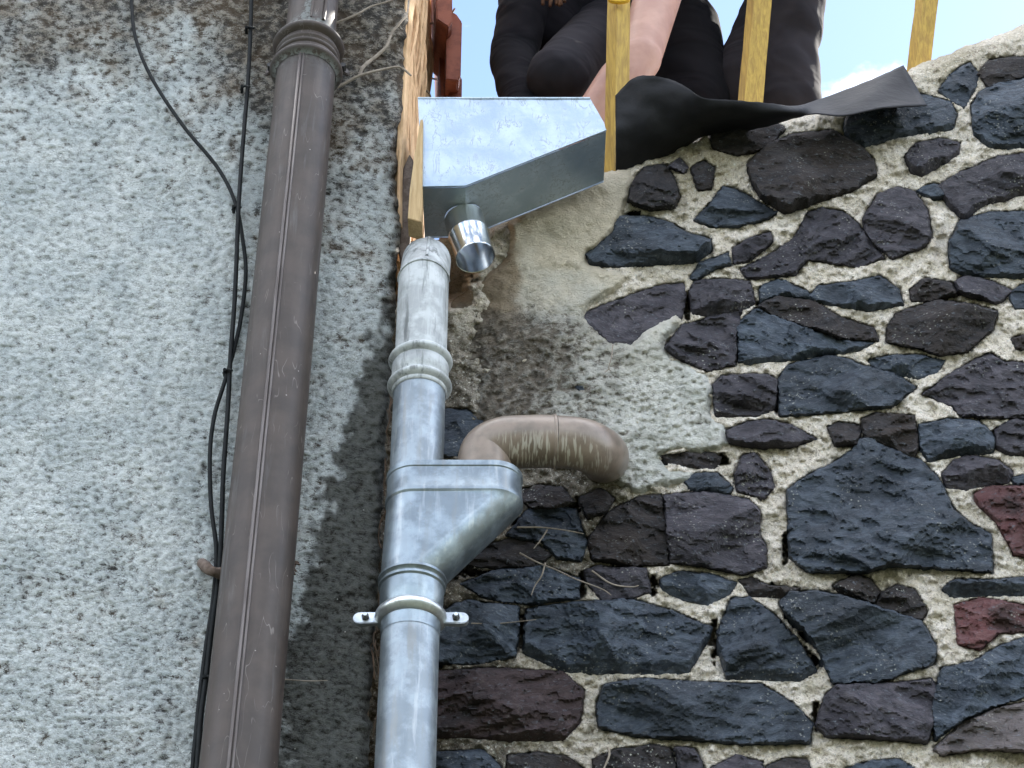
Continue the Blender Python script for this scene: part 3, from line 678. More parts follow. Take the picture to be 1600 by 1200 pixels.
def torus_prof(zc_, r0, rr, hh, k=7): return [(r0+rr*math.sin(math.pi*j/(k-1)), zc_-hh/2+hh*j/(k-1)) for j in range(k)]
lathe('collar', [(RB*1.02, zc-.022)]+torus_prof(zc-.008, RB*1.04, .012, .024)+[(RB*1.03, zc+.006), (RB*1.05, zc+.012)]+torus_prof(zc+.022, RB*1.03, .0045, .012, 5)+torus_prof(zc+.036, RB*1.03, .0045, .012, 5)
      +[(RB*1.03, zc+.046)]+torus_prof(zc+.062, RB*1.03, .012, .026)+[(RB*.98, zc+.080), (RB*.86, zc+.092)], xb, YB, M['brown'], bp, verd=lambda v: max(0, 1-abs(v[2]-zc+.02)/.012)*.8+max(0, 1-abs(v[2]-zc-.085)/.018))
lathe('upper_pipe', [(RB*.87, zc+.07+.035*k) for k in range(16)], xb+.001, YB, M['brown'], bp, verd=lambda v: .9 if (v[1] < YB-.03 and abs(v[0]-xb-.004-.012*math.sin(v[2]*9)) < .008) else max(0, 1-(v[2]-zc-.08)/.05)*.9)
# two folds pressed into the upper pipe
for dx in (.006, .031):
    tube('fold', spline([(xb+dx, YB-RB*.87+(dx*.26), zc+.10), (xb+dx+.003, YB-RB*.88+dx*.26, zc+.2), (xb+dx-.002, YB-RB*.86+dx*.26, zc+.5)]), .0032, M['brown'], bp, 8)
sx = xb - .006
bm = bmesh.new()
for dx, r in ((0, .0030), (.0065, .0022)): sweep(bm, [(sx+dx, YB-math.sqrt(RB**2-(dx-.006)**2)-.0005, zz_) for zz_ in np.linspace(.12, zc-.02, 12)], r, 8)
bm_obj('seam', bm, M['seam'], bp, True)
for s in (-1, 1):
    ex_ = xb+s*(RB+.004); zz_ = zc+.005
    bm = bmesh.new(); extrude_poly(bm, [(ex_-s*.006, YB-.006, zz_-.009), (ex_+s*.018, YB+.010, zz_-.008), (ex_+s*.024, YB+.014, zz_), (ex_+s*.018, YB+.010, zz_+.009), (ex_-s*.006, YB-.006, zz_+.011)], Vector((0, .008, 0)))
    bmesh.ops.bevel(bm, geom=bm.edges[:], offset=.002, segments=2, affect='EDGES'); ear = bm_obj('clamp_ear', bm, M['brown'], bp, False)
    tube('bolt', [(ex_+s*.010, YB+.006, zz_), (ex_+s*.010, YB-.008, zz_)], .0065, M['dark'], ear, 6)
# pipe hook lower down
hz = P(320, 885, YH-.02)
hk = empty('pipe_hook', (P(330, 888, YH).x, YH, hz.z), 'rusty bent spike gripping behind the brown downpipe low on the rendered wall', 'pipe hook')
tube('spike', spline([P(316, 880, YH+.03), P(318, 882, YH-.02), P(330, 892, YH-.045), P(352, 897, YH-.03), P(380, 897, YH-.005)]), [.009, .010, .0095, .009, .009, .009, .0085, .0085, .0085, .008]*3+[.008]*3, M['rust'], hk, 12)
for k in range(9):
    a = rnd.uniform(-1, 1); c = P(448, 886, YH-.02); q = [c, c+Vector((rnd.uniform(.0, .014), rnd.uniform(-.012, 0), rnd.uniform(-.012, .014)))]
    q.append(q[1]+Vector((rnd.uniform(.002, .012), rnd.uniform(-.004, .006), rnd.uniform(-.02, .014)))); tube('root_hair', spline(q, 4), .0017, M['rust'], hk, 5)
tube('spike_tip', spline([P(430, 893, YH-.01), P(442, 888, YH-.03), P(456, 884, YH-.02)]), .005, M['rust'], hk, 8)

# ------------------------------------------------------------------ cables
c1 = [(204,-40), (206,10), (212,60), (236,120), (285,195), (340,262), (368,318), (380,380), (384,430), (376,500), (362,560), (350,600), (335,650), (328,710), (330,790), (338,860), (334,930), (322,1010), (312,1090), (301,1200), (290,1330)]
c2 = [(393,-40), (392,30), (388,120), (380,220), (373,320), (369,420), (366,480), (360,560), (356,640), (349,740), (346,830), (342,900), (330,990), (322,1060), (314,1120), (308,1200), (298,1330)]
K1 = [P(x, y, YH-.016-.004*math.sin(y/90)) for x, y in c1]; K2 = [P(x, y, YH-.024+.004*math.sin(y/70)) for x, y in c2]
k1 = empty('black_cable', K1[-1], 'black cable that bows out to the left at the top of the rendered wall', 'cable'); tube('sheath', spline(K1, 8), .0038, M['cable'], k1, 10)
k2 = empty('black_cable', K2[-1], 'black cable that runs almost straight down beside the brown downpipe', 'cable'); tube('sheath', spline(K2, 8), .0042, M['cable'], k2, 10)
for (x, y) in ((371, 326), (357, 581), (391, 46), (325, 1060), (384, 138)):
    a = P(x-8, y+2, YH-.012); b_ = P(x+6, y-2, YH-.03); tube('cable_tie', spline([a, (a+b_)/2+Vector((0, -.006, 0)), b_], 4), .0022, M['cable'], k2, 6)
    tube('cable_tie', [P(x-6, y-4, YH-.03), P(x-6, y+6, YH-.005)], .0032, M['cable'], k2, 6)

# ------------------------------------------------------------------ zinc downpipe
YZ = 2.70; xz = P(662, 440, YZ).x; RZ = 39.5*mpp(450, YZ)
zp = empty('zinc_downpipe', (xz, YZ, 0), 'pale grey zinc downpipe with funnel shaped hopper, between rendered house and rubble wall', 'drainpipe')
zf = lambda py, Y=YZ: P(650, py, Y).z
def vpipe(name, z0, z1, r, mat, n=24): return lathe(name, [(r*(1+.003*math.sin(k*1.7)), z0+(z1-z0)*k/n) for k in range(n+1)], xz, YZ, mat, zp)
vpipe('lower_pipe', .1, zf(955), RZ*1.01, M['zinc'], 30)
vpipe('middle_pipe', zf(760), zf(575), RZ*.985, M['zinc'])
# elbow: upright barrel, a mitre, then a short barrel leaning back
zm = zf(440); bm = bmesh.new(); 
n = 48; ax = Vector((0, math.cos(R(60)), math.sin(R(60)))); rings = []
def ring(f): 
    rg = [bm.verts.new(f(2*math.pi*k/n)) for k in range(n)]; rings.append(rg)
for z in np.linspace(zf(585), zm-.04, 8): ring(lambda a: Vector((xz+RZ*math.cos(a), YZ+RZ*math.sin(a), z)))
t15 = math.tan(R(15))
ring(lambda a: Vector((xz+RZ*1.0*math.cos(a), YZ+RZ*math.sin(a), zm-RZ*math.sin(a)*t15)))
c0 = Vector((xz, YZ, zm)); B2 = ax.cross(Vector((1, 0, 0))).normalized()
if B2.y < 0: B2 = -B2
for L_ in (.035, .07, .10, .13):
    ring(lambda a: c0+ax*L_+Vector((1, 0, 0))*RZ*math.cos(a)+B2*RZ*math.sin(a))
for L_, s_ in ((.142, .93), (.150, .75), (.153, .4)): ring(lambda a: c0+ax*L_+(Vector((1, 0, 0))*math.cos(a)+B2*math.sin(a))*RZ*s_)
for r0, r1 in zip(rings, rings[1:]):
    for k in range(n): bm.faces.new((r0[k], r0[(k+1) % n], r1[(k+1) % n], r1[k]))
bm.faces.new(rings[-1])
bm_obj('elbow', bm, M['zinc_old'], zp, True, 25)
# mitre weld and lengthwise seam
tube('weld_seam', [Vector((xz+RZ*1.004*math.cos(a), YZ+RZ*1.004*math.sin(a), zm-RZ*math.sin(a)*t15)) for a in np.linspace(math.pi, 2*math.pi, 24)], .0022, M['zinc_old'], zp, 6)
tube('lock_seam', [c0-B2*RZ+ax*.012+Vector((.006, 0, 0)), c0-B2*RZ+ax*.13+Vector((.006, 0, 0))], .003, M['zinc_old'], zp, 8)
# double ring collar
z1 = zf(566); z2 = zf(602)
lathe('collar', [(RZ*1.0, z2-.022), (RZ*1.05, z2-.02)]+torus_prof(z2-.004, RZ*1.05, .0085, .020)+[(RZ*1.06, z2+.012), (RZ*1.09, z2+.014), (RZ*1.09, z1-.014), (RZ*1.05, z1-.012)]+torus_prof(z1, RZ*1.05, .0085, .020)+[(RZ*1.02, z1+.013), (RZ, z1+.014)], xz, YZ, M['zinc_old'], zp)
# hopper
def mx_(x, py): return P(x, py, YZ).x
zr1 = zf(748); zr0 = zf(792); znk = zf(905)
xl = mx_(605, 750)+.048; xr_ = mx_(816, 765)-.048
def stadium(a, r): return Vector(((xr_ if math.cos(a) > 0 else xl)+r*math.cos(a), YZ+r*math.sin(a), 0))
n = 96; bm = bmesh.new(); rings = []
angs = [2*math.pi*(k+.5)/n for k in range(n)]
RN = RZ*1.12
def sring(r, z): rings.append([bm.verts.new(stadium(a, r)+Vector((0, 0, z))) for a in angs])
sring(.042, zr1-.01); sring(.044, zr1+.002); sring(.0465, zr1+.004); sring(.049, zr1+.002); sring(.0490, zr1-.008); sring(.0475, zr1-.010); sring(.0478, zr0+.012); sring(.0495, zr0+.008); sring(.0495, zr0+.001); sring(.0472, zr0-.003)
for t in np.linspace(.06, 1, 14):
    rings.append([bm.verts.new(stadium(a, .047).lerp(Vector((xz+RN*math.cos(a), YZ+RN*math.sin(a), 0)), t)+Vector((0, 0, zr0-.004+(znk-zr0)*t))) for a in angs])
def cring(r, z): rings.append([bm.verts.new(Vector((xz+r*math.cos(a), YZ+r*math.sin(a), z))) for a in angs])
cring(RN*1.02, znk-.001); cring(RN*1.075, znk-.003); cring(RN*1.085, znk-.008); cring(RN*1.02, znk-.011); cring(RN*1.0, znk-.013); cring(RN*1.055, znk-.016); cring(RN*1.055, znk-.020); cring(RN*1.0, znk-.023); cring(RN*.99, znk-.05); cring(RN*.93, znk-.058); cring(RN*.92, znk-.11)
for r0, r1 in zip(rings, rings[1:]):
    for k in range(n): bm.faces.new((r0[k], r0[(k+1) % n], r1[(k+1) % n], r1[k]))
bm_obj('hopper', bm, M['zinc_hop'], zp, True, 28)
# clamp with two ears
zk = zf(966)
cl = lathe('clamp', [(RZ*1.03, zk-.013)]+torus_prof(zk, RZ*1.05, .010, .026, 9)+[(RZ*1.03, zk+.014)], xz, YZ, M['clamp'], zp)
for s in (-1, 1):
    bm = bmesh.new(); x0 = xz+s*(RZ+.006); w_ = .040
    pts = [(x0-s*.004, YZ-.002, zk-.009)]+[(x0+s*(w_-.010+.010*math.cos(a)), YZ-.002, zk+.0105*math.sin(a)) for a in np.linspace(-math.pi/2, math.pi/2, 7)]+[(x0-s*.004, YZ-.002, zk+.011)]
    extrude_poly(bm, pts, Vector((0, .012, 0))); bmesh.ops.bevel(bm, geom=bm.edges[:], offset=.0012, segments=2, affect='EDGES')
    e = bm_obj('clamp_ear', bm, M['clamp'], cl, False)
    xs_ = x0+s*.020; tube('screw', [(xs_, YZ-.002, zk), (xs_, YZ-.007, zk)], .0062, M['dark'], e, 6); tube('screw_tip', [(xs_, YZ-.007, zk), (xs_, YZ-.013, zk)], .0032, M['clamp'], e, 10)

# ------------------------------------------------------------------ beige drain bend
db = empty('drain_bend', P(940, 735, YW), 'beige brown drain bend coming out of the stone wall into the zinc hopper', 'drainpipe')
RD = 42*mpp(700, 2.70)
q0 = P(757, 708, YZ); 
cp = [q0+Vector((-.004, 0, -.10)), q0+Vector((0, 0, -.045)), q0+Vector((.004, 0, .0)), P(786, 693, 2.695), P(825, 690, 2.695), P(868, 690, 2.695), P(908, 694, 2.705), P(932, 704, 2.74), P(942, 712, 2.80), P(944, 716, 2.87), P(945, 718, 2.95)]
sp = spline(cp, 8)
def bend(name, pts, r):
    bm = bmesh.new(); sweep(bm, pts, r, 40, False, Vector((0, -1, 0)))
    bmesh.ops.recalc_face_normals(bm, faces=bm.faces)
    bm.normal_update()
    me = bpy.data.meshes.new(name); sc = [max(0, -v.normal.z*.8-v.normal.y*.35) for v in bm.verts]; top_dark = [max(0, (v.normal.z-.25)*1.2) for v in bm.verts]; bm.to_mesh(me); bm.free()
    for an, arr in (('scuff', sc), ('verd', top_dark)):
        a = me.attributes.new(an, 'FLOAT', 'POINT'); a.data.foreach_set('value', arr)
    return link(name, me, M['drain'], db, True)
k = 5*8
bend('lower_bend', sp[:k+1], RD); bend('upper_bend', sp[k:], RD*.985)
bend('joint_lip', [sp[k-1], sp[k-1]+(sp[k]-sp[k-1])*.2, sp[k]-(sp[k]-sp[k-1])*.2, sp[k]], [RD*1.0, RD*1.035, RD*1.035, RD*.99])

# ------------------------------------------------------------------ sheet metal gutter box
YX = 2.70
bxo = empty('gutter_box', P(800, 292, YX), 'shiny galvanised sheet metal box with sloping underside and short round outlet', 'rainwater box')
fp = [(653,154), (922,154), (944,192), (947,204), (727,291), (660,292)]
FPW = [P(x, y, YX) for x, y in fp]; DP = .135
def sheet(name, pts, mat=M['box'], th=.0016):
    nrm = (Vector(pts[1])-Vector(pts[0])).cross(Vector(pts[2])-Vector(pts[0])).normalized(); return slab(name, pts, nrm*th, mat, bxo)
# front panel, slightly dished
bm = bmesh.new(); vs = [bm.verts.new(p) for p in FPW]; bm.faces.new(vs); bmesh.ops.triangulate(bm, faces=bm.faces[:]); bmesh.ops.subdivide_edges(bm, edges=bm.edges[:], cuts=24, use_grid_fill=True)
for v_ in bm.verts: v_.co.y += .0025*float(fbm(v_.co.x*9, v_.co.z*9, 61, 2)) 
g_ = bmesh.ops.extrude_face_region(bm, geom=bm.faces[:]); 
for v_ in [e for e in g_['geom'] if isinstance(e, bmesh.types.BMVert)]: v_.co.y += .0016
bm_obj('front_panel', bm, M['box'], bxo, True, 30)
dv = Vector((0, DP, 0)); di = Vector((0, .004, 0))
for nm, a, b_ in (('bottom_panel', 5, 4), ('sloping_panel', 4, 3), ('end_panel', 0, 5), ('end_panel', 3, 2), ('end_panel', 2, 1)):
    A, B_ = FPW[a], FPW[b_]; sheet(nm, [A+di, B_+di, B_+dv, A+dv])
slab('back_panel', [p+dv+Vector((0, .003, 0)) for p in FPW], (0, .0016, 0), M['box'], bxo)
tube('rolled_rim', [FPW[0]+Vector((0, 0, 0)), FPW[1]], .0028, M['box'], bxo, 8)
tube('folded_edge', [FPW[5]+Vector((0, -.0008, .001)), FPW[4]+Vector((0, -.0008, .001)), FPW[3]+Vector((0, -.0008, .001))], .0018, M['box'], bxo, 6)
# outlet
top = P(727, 349, YX+.084); bot = P(743, 402, YX+.076); ax = (bot-top).normalized(); ln = (bot-top).length
RO = 31*mpp(380, YX+.08); bm = bmesh.new(); ref = Vector((0, -1, 0))
NX = Vector((1, 0, 0)); NX = (NX-ax*NX.dot(ax)).normalized(); NY = ax.cross(NX)
prev = None
for t, rad in [(-.012, RO*1.02), (ln*.30, RO*1.02), (ln*.34, RO*1.05), (ln*.40, RO*1.05), (ln*.44, RO), (ln*.97, RO), (ln, RO*1.012), (ln+.0008, RO*1.0), (ln, RO*.975), (ln*.5, RO*.975), (-.012, RO*.975)]:
    rg = [bm.verts.new(top+ax*t+(NX*math.cos(6.28318531*k/48)+NY*math.sin(6.28318531*k/48))*rad) for k in range(48)]
    if prev:
        for k in range(48): bm.faces.new((prev[k], prev[(k+1) % 48], rg[(k+1) % 48], rg[k]))
    prev = rg
o = bm_obj('outlet', bm, M['spout'], bxo, True, 40)

cb = bmesh.new(); sweep(cb, [top-ax*.09, bot], RO*.955, 40, True, ref); cme = bpy.data.meshes.new('cut'); bmesh.ops.recalc_face_normals(cb, faces=cb.faces); cb.to_mesh(cme); cb.free()
co_ = bpy.data.objects.new('cut', cme); COL.objects.link(co_)
for ch in [c for c in bxo.children if c.name.startswith(('bottom_panel', 'sloping_panel'))]:
    bo = ch.modifiers.new('b', 'BOOLEAN'); bo.object = co_; bo.operation = 'DIFFERENCE'; bo.solver = 'EXACT'
    dg = bpy.context.evaluated_depsgraph_get(); nm = bpy.data.meshes.new_from_object(ch.evaluated_get(dg)); ch.modifiers.clear(); ch.data = nm
bpy.data.objects.remove(co_)
# raw board between the box and the house
bd = [(657,186), (661,186), (660,300), (659,347), (637,341), (640,300), (648,240)]
o = slab('wooden_board', [P(x, y, YX-.01) for x, y in bd], (0, .05, 0), M['board'], None, .0012)
tag(o, 'rough sawn raw timber board wedged upright between the metal box and the house wall', 'board')
# dark laths behind it
o = slab('wooden_lath', [P(x, y, YH+.05) for x, y in [(630,262), (640,240), (646,250), (640,380), (628,420), (622,380)]], (0, .03, 0), M['rust'], None, .002)
tag(o, 'dark weathered lath in the crevice beside the raw board', 'lath')

# ------------------------------------------------------------------ yellow battens
def beam(name, p0, p1, w_, roll, mat):
    ax = (p1-p0).normalized(); a = ax.cross(Vector((0, 1, 0))).normalized(); b_ = ax.cross(a)
    c, s = math.cos(roll), math.sin(roll); u_ = a*c+b_*s; v_ = b_*c-a*s; h = w_/2
    bm = bmesh.new(); nseg = 14; rg = []
    for k in range(nseg+1):
        p = p0.lerp(p1, k/nseg); j = .0007
        rg.append([bm.verts.new(p+u_*(h*i+rnd.uniform(-j, j))+v_*(h*jj+rnd.uniform(-j, j))) for i, jj in ((-1, -1), (1, -1), (1, 1), (-1, 1))])
    for r0, r1 in zip(rg, rg[1:]):
        for k in range(4): bm.faces.new((r0[k], r0[(k+1) % 4], r1[(k+1) % 4], r1[k]))
    bm.faces.new(rg[0][::-1]); bm.faces.new(rg[-1])
    return bm_obj(name, bm, mat, None, False)
gb = 'yellow battens above the wall'
o = beam('wooden_batten', P(962, 292, 2.93), P(970, -180, 2.86), .036, R(35), M['yellow']); tag(o, 'yellow batten at the right end of the metal box, in front of the arm', 'batten', gb)
o = beam('wooden_batten', P(1170, 185, 3.04), P(1203, -180, 2.94), .043, R(20), M['yellow']); tag(o, 'middle yellow batten, standing before the raised dark trouser leg', 'batten', gb)
o = beam('wooden_batten', P(1432, 135, 3.02), P(1470, -180, 2.92), .038, R(24), M['yellow']); tag(o, 'yellow stained batten alone against the sky at the right', 'batten', gb)
o = tube('yellow_band', [P(967+14*math.cos(a), -1+3.5*math.sin(a), 2.855) for a in np.linspace(0, 6.3, 14)], .006, M['rope'], None, 8); tag(o, 'bright yellow band tied round the batten by the metal box', 'band')

# ------------------------------------------------------------------ membrane
up = [(962,150,2.80), (985,126,2.78), (1010,118,2.76), (1045,124,2.76), (1075,138,2.76), (1100,153,2.765), (1150,157,2.77), (1200,162,2.78), (1240,167,2.80), (1275,158,2.87), (1320,142,2.90), (1370,122,2.88), (1412,103,2.87)]
lo = [(962,280,2.93), (985,272,2.92), (1010,262,2.915), (1045,242,2.905), (1075,226,2.90), (1100,212,2.895), (1150,206,2.89), (1200,196,2.86), (1240,184,2.83), (1275,179,2.81), (1320,182,2.79), (1380,170,2.79), (1448,166,2.81)]
mcs, mcu = [], []
def cr3(L_, m):
    return [tuple(v_) for v_ in spline([Vector(p) for p in L_], m)]
U = cr3(up, 6); Lw = cr3(lo, 6); nr = 22; V = []
for r in range(nr):
    t = r/(nr-1)
    for a, b_ in zip(U, Lw):
        x = a[0]+(b_[0]-a[0])*t; y = a[1]+(b_[1]-a[1])*t; Yd = a[2]+(b_[2]-a[2])*t
        fl = sst(1235, 1290, x)
        Yd += -.03*math.sin(math.pi*t)*(1-fl)*.8 + .010*float(fbm(x/70, y/45, 55, 2)) + fl*(.012*math.sin(x/24.+y/30.))*math.sin(math.pi*t)
        V.append(tuple(P(x, y+1.5*float(pn(x/9., 0, 8))*(1 if t in (0, 1) else 0), Yd)))
bm = bmesh.new(); vs = [bm.verts.new(v_) for v_ in V]; nc = len(U)
for r in range(nr-1):
    for c in range(nc-1): bm.faces.new((vs[r*nc+c], vs[(r+1)*nc+c], vs[(r+1)*nc+c+1], vs[r*nc+c+1]))
o = bm_obj('black_membrane', bm, M['membrane'], None, True); md = o.modifiers.new('thickness', 'SOLIDIFY'); md.thickness = .0022
tag(o, 'black roofing membrane draped over the head of the rubble wall, right end lifting', 'membrane')

# ------------------------------------------------------------------ dry vine on the side of the house, and twigs
vn = empty('dry_vine', (XE, YH+.1, P(650, 150, YH).z), 'mass of dry vine stems climbing the sunlit side of the house beside the clay tiles', 'vine')
for k in range(46):
    yv = YH+.04+rnd.random()**1.2*.62; z = 2.9+1.6; pts = []; ph = rnd.uniform(0, 9)
    for j in range(15): pts.append(Vector((XE-.012+.014*rnd.random()+.008*math.sin(j*.9+ph), yv+.022*math.sin(j*.7+ph)+rnd.uniform(-.008, .008), 4.35+j*.13)))
    tube('stem', spline(pts, 3), rnd.choice([.004, .006, .008, .011]), M['vine'], vn, 6)
for k in range(12):
    yv = YH+.3+rnd.random()*.5; z = rnd.uniform(4.9, 5.6); p = Vector((XE+.0, yv, z)); pts = [p]
    for j in range(6): p = p+Vector((rnd.uniform(-.008, .022), rnd.uniform(-.04, .05), rnd.uniform(-.06, .02))); pts.append(p)
    tube('tendril', spline(pts, 4), .0026, M['twig'], vn, 5)
def twigs(name, label, lines, Y, r, mat=M['twig']):
    e = empty(name, P(*lines[0][0], Y), label, 'twig')
    for L_ in lines:
        pts = [P(x, y, Y+rnd.uniform(-.006, .002)) for x, y in L_]; sp_ = spline(pts, 5); m_ = len(sp_)
        tube('shoot', sp_, [r*(1-.55*i/m_) for i in range(m_)], mat, e, 6)
    return e
twigs('vine_twig', 'forked bare vine shoot crossing the rendered wall right of the brown collar', [[(512,142), (535,132), (562,118), (600,108), (625,105), (642,118)], [(562,118), (568,104), (590,86), (604,72), (612,52), (626,34), (637,18), (639,-20)]], YH-.012, .0042)
twigs('vine_twig', 'thin bare shoot running up to the right above the brown collar', [[(518,38), (540,30), (562,20), (580,10), (612,0), (640,-15)]], YH-.010, .0032)
twigs('vine_twig', 'pale hair-thin shoot low on the wall between the two downpipes', [[(425,1066), (445,1062), (480,1064), (512,1063)]], YH-.009, .0014)
twigs('dead_twig', 'spray of pale dead twigs on the dark stones right of the hopper neck', [[(808,824), (845,824), (880,828), (912,834)], [(812,864), (838,878), (868,890), (900,905), (940,920), (955,930)], [(852,880), (846,900), (836,915), (830,930)], [(855,828), (846,842), (834,857)], [(925,892), (955,912), (985,917), (998,915)]], YW-.040, .0017)
twigs('dead_twig', 'single straight pale dead twig lying across the joint right of the clamp', [[(736,974), (780,974), (838,968)]], YW-.040, .0012)
twigs('dead_twig', 'short pale root hanging over the mortar at the bottom of the view', [[(950,1168), (952,1180), (944,1200), (940,1212)]], YW-.036, .0022)
twigs('dead_twig', 'pale fine rootlet on the plaster skim right of the drain bend collar', [[(958,538), (955,560), (951,575), (955,580)], [(951,577), (945,582)]], YW-.034, .0013)
for k in range(26):       # dead rootlets in the crevice
    pass
rt = empty('dry_root', P(585, 1050, YH+.03), 'tangle of dry brown roots in the dark crevice beside the zinc downpipe', 'roots')
for k in range(26):
    y = rnd.uniform(860, 1190) if k < 18 else rnd.uniform(640, 860); x = edge_px(y)+rnd.uniform(-3, 14); p = P(x, y, YH+.03); pts = [p]
    for j in range(5): p = p+Vector((rnd.uniform(-.006, .008), rnd.uniform(-.008, .006), rnd.uniform(.006, .028))); pts.append(p)
    tube('rootlet', spline(pts, 3), rnd.uniform(.0008, .0015), M['root'], rt, 5)

# ------------------------------------------------------------------ worker
def capsules(name, segs, voxel, mat, parent, smooth=8, wr=0, seed=0):
    bm = bmesh.new()
    for a, b_, r0, r1 in segs:
        a = Vector(a); b_ = Vector(b_); d = b_-a; L_ = d.length; dn = d.normalized() if L_ > 1e-6 else Vector((0, 0, 1)); pts = []; rad = []
        for t in (-1, -.92, -.7, -.38): pts.append(a+dn*r0*t); rad.append(max(r0*math.sqrt(max(0, 1-t*t)), .0008))
        for k in range(7): pts.append(a.lerp(b_, k/6)); rad.append(r0+(r1-r0)*k/6)
        for t in (.38, .7, .92, 1): pts.append(b_+dn*r1*t); rad.append(max(r1*math.sqrt(max(0, 1-t*t)), .0008))
        sweep(bm, pts, rad, 20, True)
    me = bpy.data.meshes.new(name); bm.to_mesh(me); bm.free()
    o = bpy.data.objects.new(name, me); COL.objects.link(o)
    m_ = o.modifiers.new('r', 'REMESH'); m_.mode = 'VOXEL'; m_.voxel_size = voxel; m_.use_smooth_shade = True
    m2_ = o.modifiers.new('s', 'SMOOTH'); m2_.factor = .5; m2_.iterations = smooth
    dg = bpy.context.evaluated_depsgraph_get(); nm = bpy.data.meshes.new_from_object(o.evaluated_get(dg)); bpy.data.objects.remove(o)
    if wr:
        n_ = len(nm.vertices); co = np.zeros(n_*3, np.float32); nm.vertices.foreach_get('co', co); co = co.reshape(-1, 3).astype(float)
        no = np.zeros(n_*3, np.float32); nm.vertices.foreach_get('normal', no); no = no.reshape(-1, 3)
        f = 1-np.abs(fbm(co[:, 0]*6+co[:, 1]*5, co[:, 2]*9+co[:, 0]*6, seed, 2, .35))*2
        co += no*(wr*(f[:, None]-.5)); nm.vertices.foreach_set('co', co.astype(np.float32).ravel()); nm.update()
    nm.name = name; return link(name, nm, mat, parent, True)
W = lambda x, y, Y: tuple(P(x, y, Y))
pe = empty('person', P(1040, 200, 3.35), 'person in black shirt and charcoal trousers crouching with one bare arm reaching down', 'person')
# joints: pixel position and depth
kneeL = W(872, 122, 3.05); hipL = W(985, 25, 3.48); footL = W(900, 260, 3.50)
kneeR = W(1242, -115, 3.22); hipR = W(1125, -120, 3.50); ankR = W(1205, 250, 3.40); toeR = W(1225, 290, 3.25)
pelvis = W(1010, 25, 3.52); chest = W(980, -105, 3.30); neck = W(930, -190, 3.22); head = W(895, -235, 3.12)
shA = W(1068, -150, 3.22); elA = W(1000, 92, 3.02); wrA = W(905, 200, 3.00); hndA = W(880, 235, 2.96)
shB = W(848, -120, 3.22); elB = W(800, 95, 3.18); wrB = W(835, 225, 3.05)
m8 = lambda a, b_, t: tuple(Vector(a).lerp(Vector(b_), t))
body = [(pelvis, chest, .12, .13), (chest, neck, .10, .055), (neck, head, .052, .06), (head, tuple(Vector(head)+Vector((0, -.01, .07))), .075, .085),
  (shA, m8(shA, elA, .5), .064, .060), (m8(shA, elA, .5), elA, .060, .048), (elA, m8(elA, wrA, .35), .050, .052), (m8(elA, wrA, .35), wrA, .052, .031), (wrA, hndA, .028, .032),
  (chest, shA, .08, .06), (chest, shB, .08, .06), (shB, elB, .052, .042), (elB, wrB, .042, .028), (wrB, m8(elB, wrB, 1.25), .028, .030),
  (hipL, kneeL, .085, .058), (kneeL, footL, .055, .04), (hipR, kneeR, .085, .058), (kneeR, ankR, .056, .042), (ankR, toeR, .040, .035)]
hd = Vector(head)
body += [(tuple(hd+Vector((0, -.085, .03))), tuple(hd+Vector((0, -.105, .012))), .010, .014), (tuple(hd+Vector((-.082, .01, .02))), tuple(hd+Vector((-.084, .012, .045))), .012, .014), (tuple(hd+Vector((.082, .01, .02))), tuple(hd+Vector((.084, .012, .045))), .012, .014)]
for base, wrist in ((hndA, wrA), (m8(elB, wrB, 1.25), wrB)):
    bdir = (Vector(base)-Vector(wrist)).normalized(); sd_ = bdir.cross(Vector((0, 1, 0))).normalized()
    for k, L_ in enumerate((.070, .078, .074, .058)):
        o0 = Vector(base)+sd_*(.024-.0165*k)+bdir*.01; o1 = o0+bdir*L_*.5+Vector((0, -.008, 0)); o2 = o1+bdir*L_*.35+Vector((0, -.024, -.008))
        body += [(tuple(o0), tuple(o1), .0092, .0085), (tuple(o1), tuple(o2), .0085, .0075)]
    t0 = Vector(wrist)+sd_*.028+bdir*.02; t1 = t0+sd_*.022+bdir*.03+Vector((0, -.012, 0)); body += [(tuple(t0), tuple(t1), .013, .011), (tuple(t1), tuple(t1+bdir*.028), .011, .009)]
capsules('body', body, .0055, M['skin'], pe, 4)
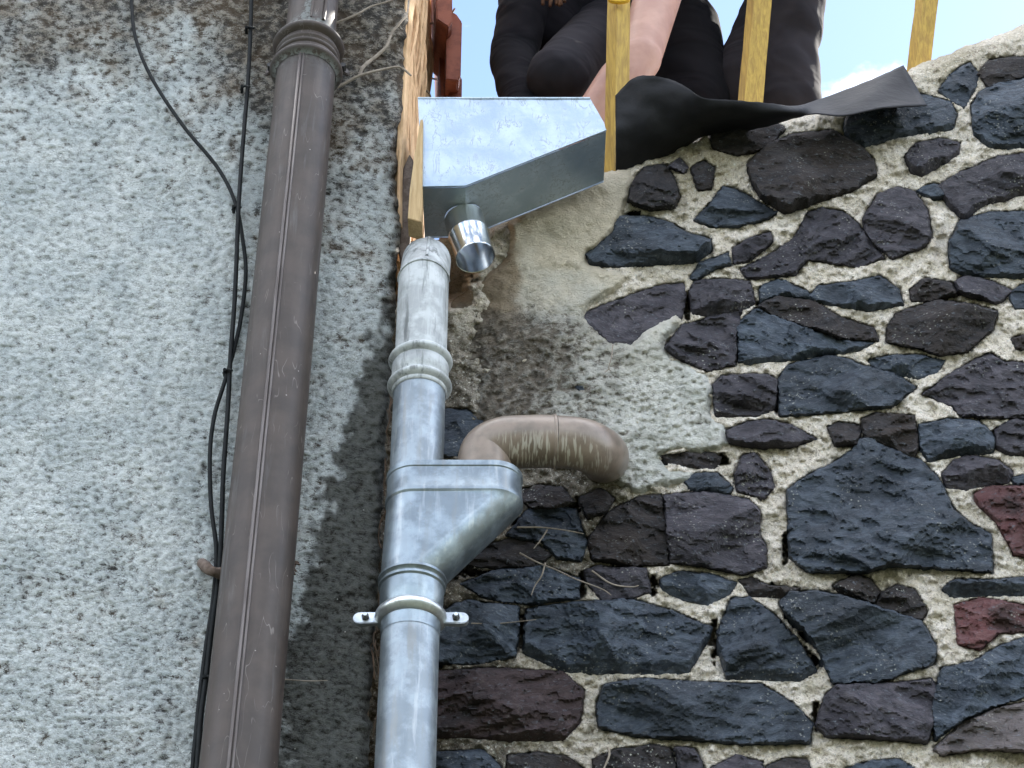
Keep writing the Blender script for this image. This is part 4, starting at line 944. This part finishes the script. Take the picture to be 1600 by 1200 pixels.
capsules('trousers', [(hipL, kneeL, .105, .072), (kneeL, m8(kneeL, footL, .9), .070, .058), (hipR, kneeR, .110, .088), (kneeR, m8(kneeR, ankR, .45), .088, .098), (m8(kneeR, ankR, .45), m8(kneeR, ankR, .92), .092, .060),
   (hipL, hipR, .12, .12), (W(1205, -10, 3.36), W(1162, 145, 3.40), .058, .092), (W(1222, -20, 3.3), W(1232, 170, 3.33), .086, .080)], .007, M['trousers'], pe, 8, .005, 5)
capsules('shirt', [(pelvis, chest, .150, .16), (chest, neck, .13, .072), (chest, shA, .12, .078), (shA, m8(shA, elA, .30), .076, .066), (chest, shB, .12, .085), (shB, m8(shB, elB, .6), .080, .066), (m8(shB, elB, .6), elB, .064, .056), (elB, m8(elB, wrB, .8), .056, .046), (W(860, -60, 3.3), W(858, 70, 3.3), .10, .085),
   (W(880, -60, 3.3), W(935, 60, 3.36), .10, .085), (W(960, 20, 3.42), W(1025, 60, 3.42), .13, .10), (W(1056, 50, 3.40), W(1085, 165, 3.38), .115, .09)], .008, M['shirt'], pe, 8, .005, 9)
capsules('hair', [(tuple(hd+Vector((0, .03, .09))), tuple(hd+Vector((0, .05, .02))), .088, .085), (tuple(hd+Vector((-.05, -.03, .10))), tuple(hd+Vector((.05, -.03, .10))), .055, .055)], .006, M['hair'], pe, 3, .006, 3)
bm = bmesh.new()
for k in range(26):
    a = Vector(W(872+rnd.uniform(-30, 30), -170, 3.10)); b_ = Vector(W(866+rnd.uniform(-18, 18), rnd.uniform(-12, 10), 3.08)); sweep(bm, spline([a, a.lerp(b_, .5)+Vector((rnd.uniform(-.02, .02), -.02, 0)), b_], 4), [.008]*6+[.004]*3, 6)
bm_obj('hair_lock', bm, M['hair'], pe, True)
bm = bmesh.new(); sweep(bm, [Vector(ankR)+Vector((0, .07, -.06)), Vector(ankR)+Vector((0, .05, -.05)), Vector(ankR)+Vector((0, 0, -.045)), Vector(toeR)+Vector((0, 0, -.03)), Vector(toeR)+Vector((0, -.05, -.035))], [.02, .05, .056, .048, .02], 16)
bm_obj('shoe', bm, M['shoe'], pe, True)
bm = bmesh.new(); fv = Vector(footL); sweep(bm, [fv+Vector((0, -.03, .02)), fv, fv+Vector((0, .05, -.03)), fv+Vector((0, .15, -.09)), fv+Vector((0, .19, -.11))], [.03, .052, .055, .045, .02], 16)
bm_obj('shoe', bm, M['shoe'], pe, True)
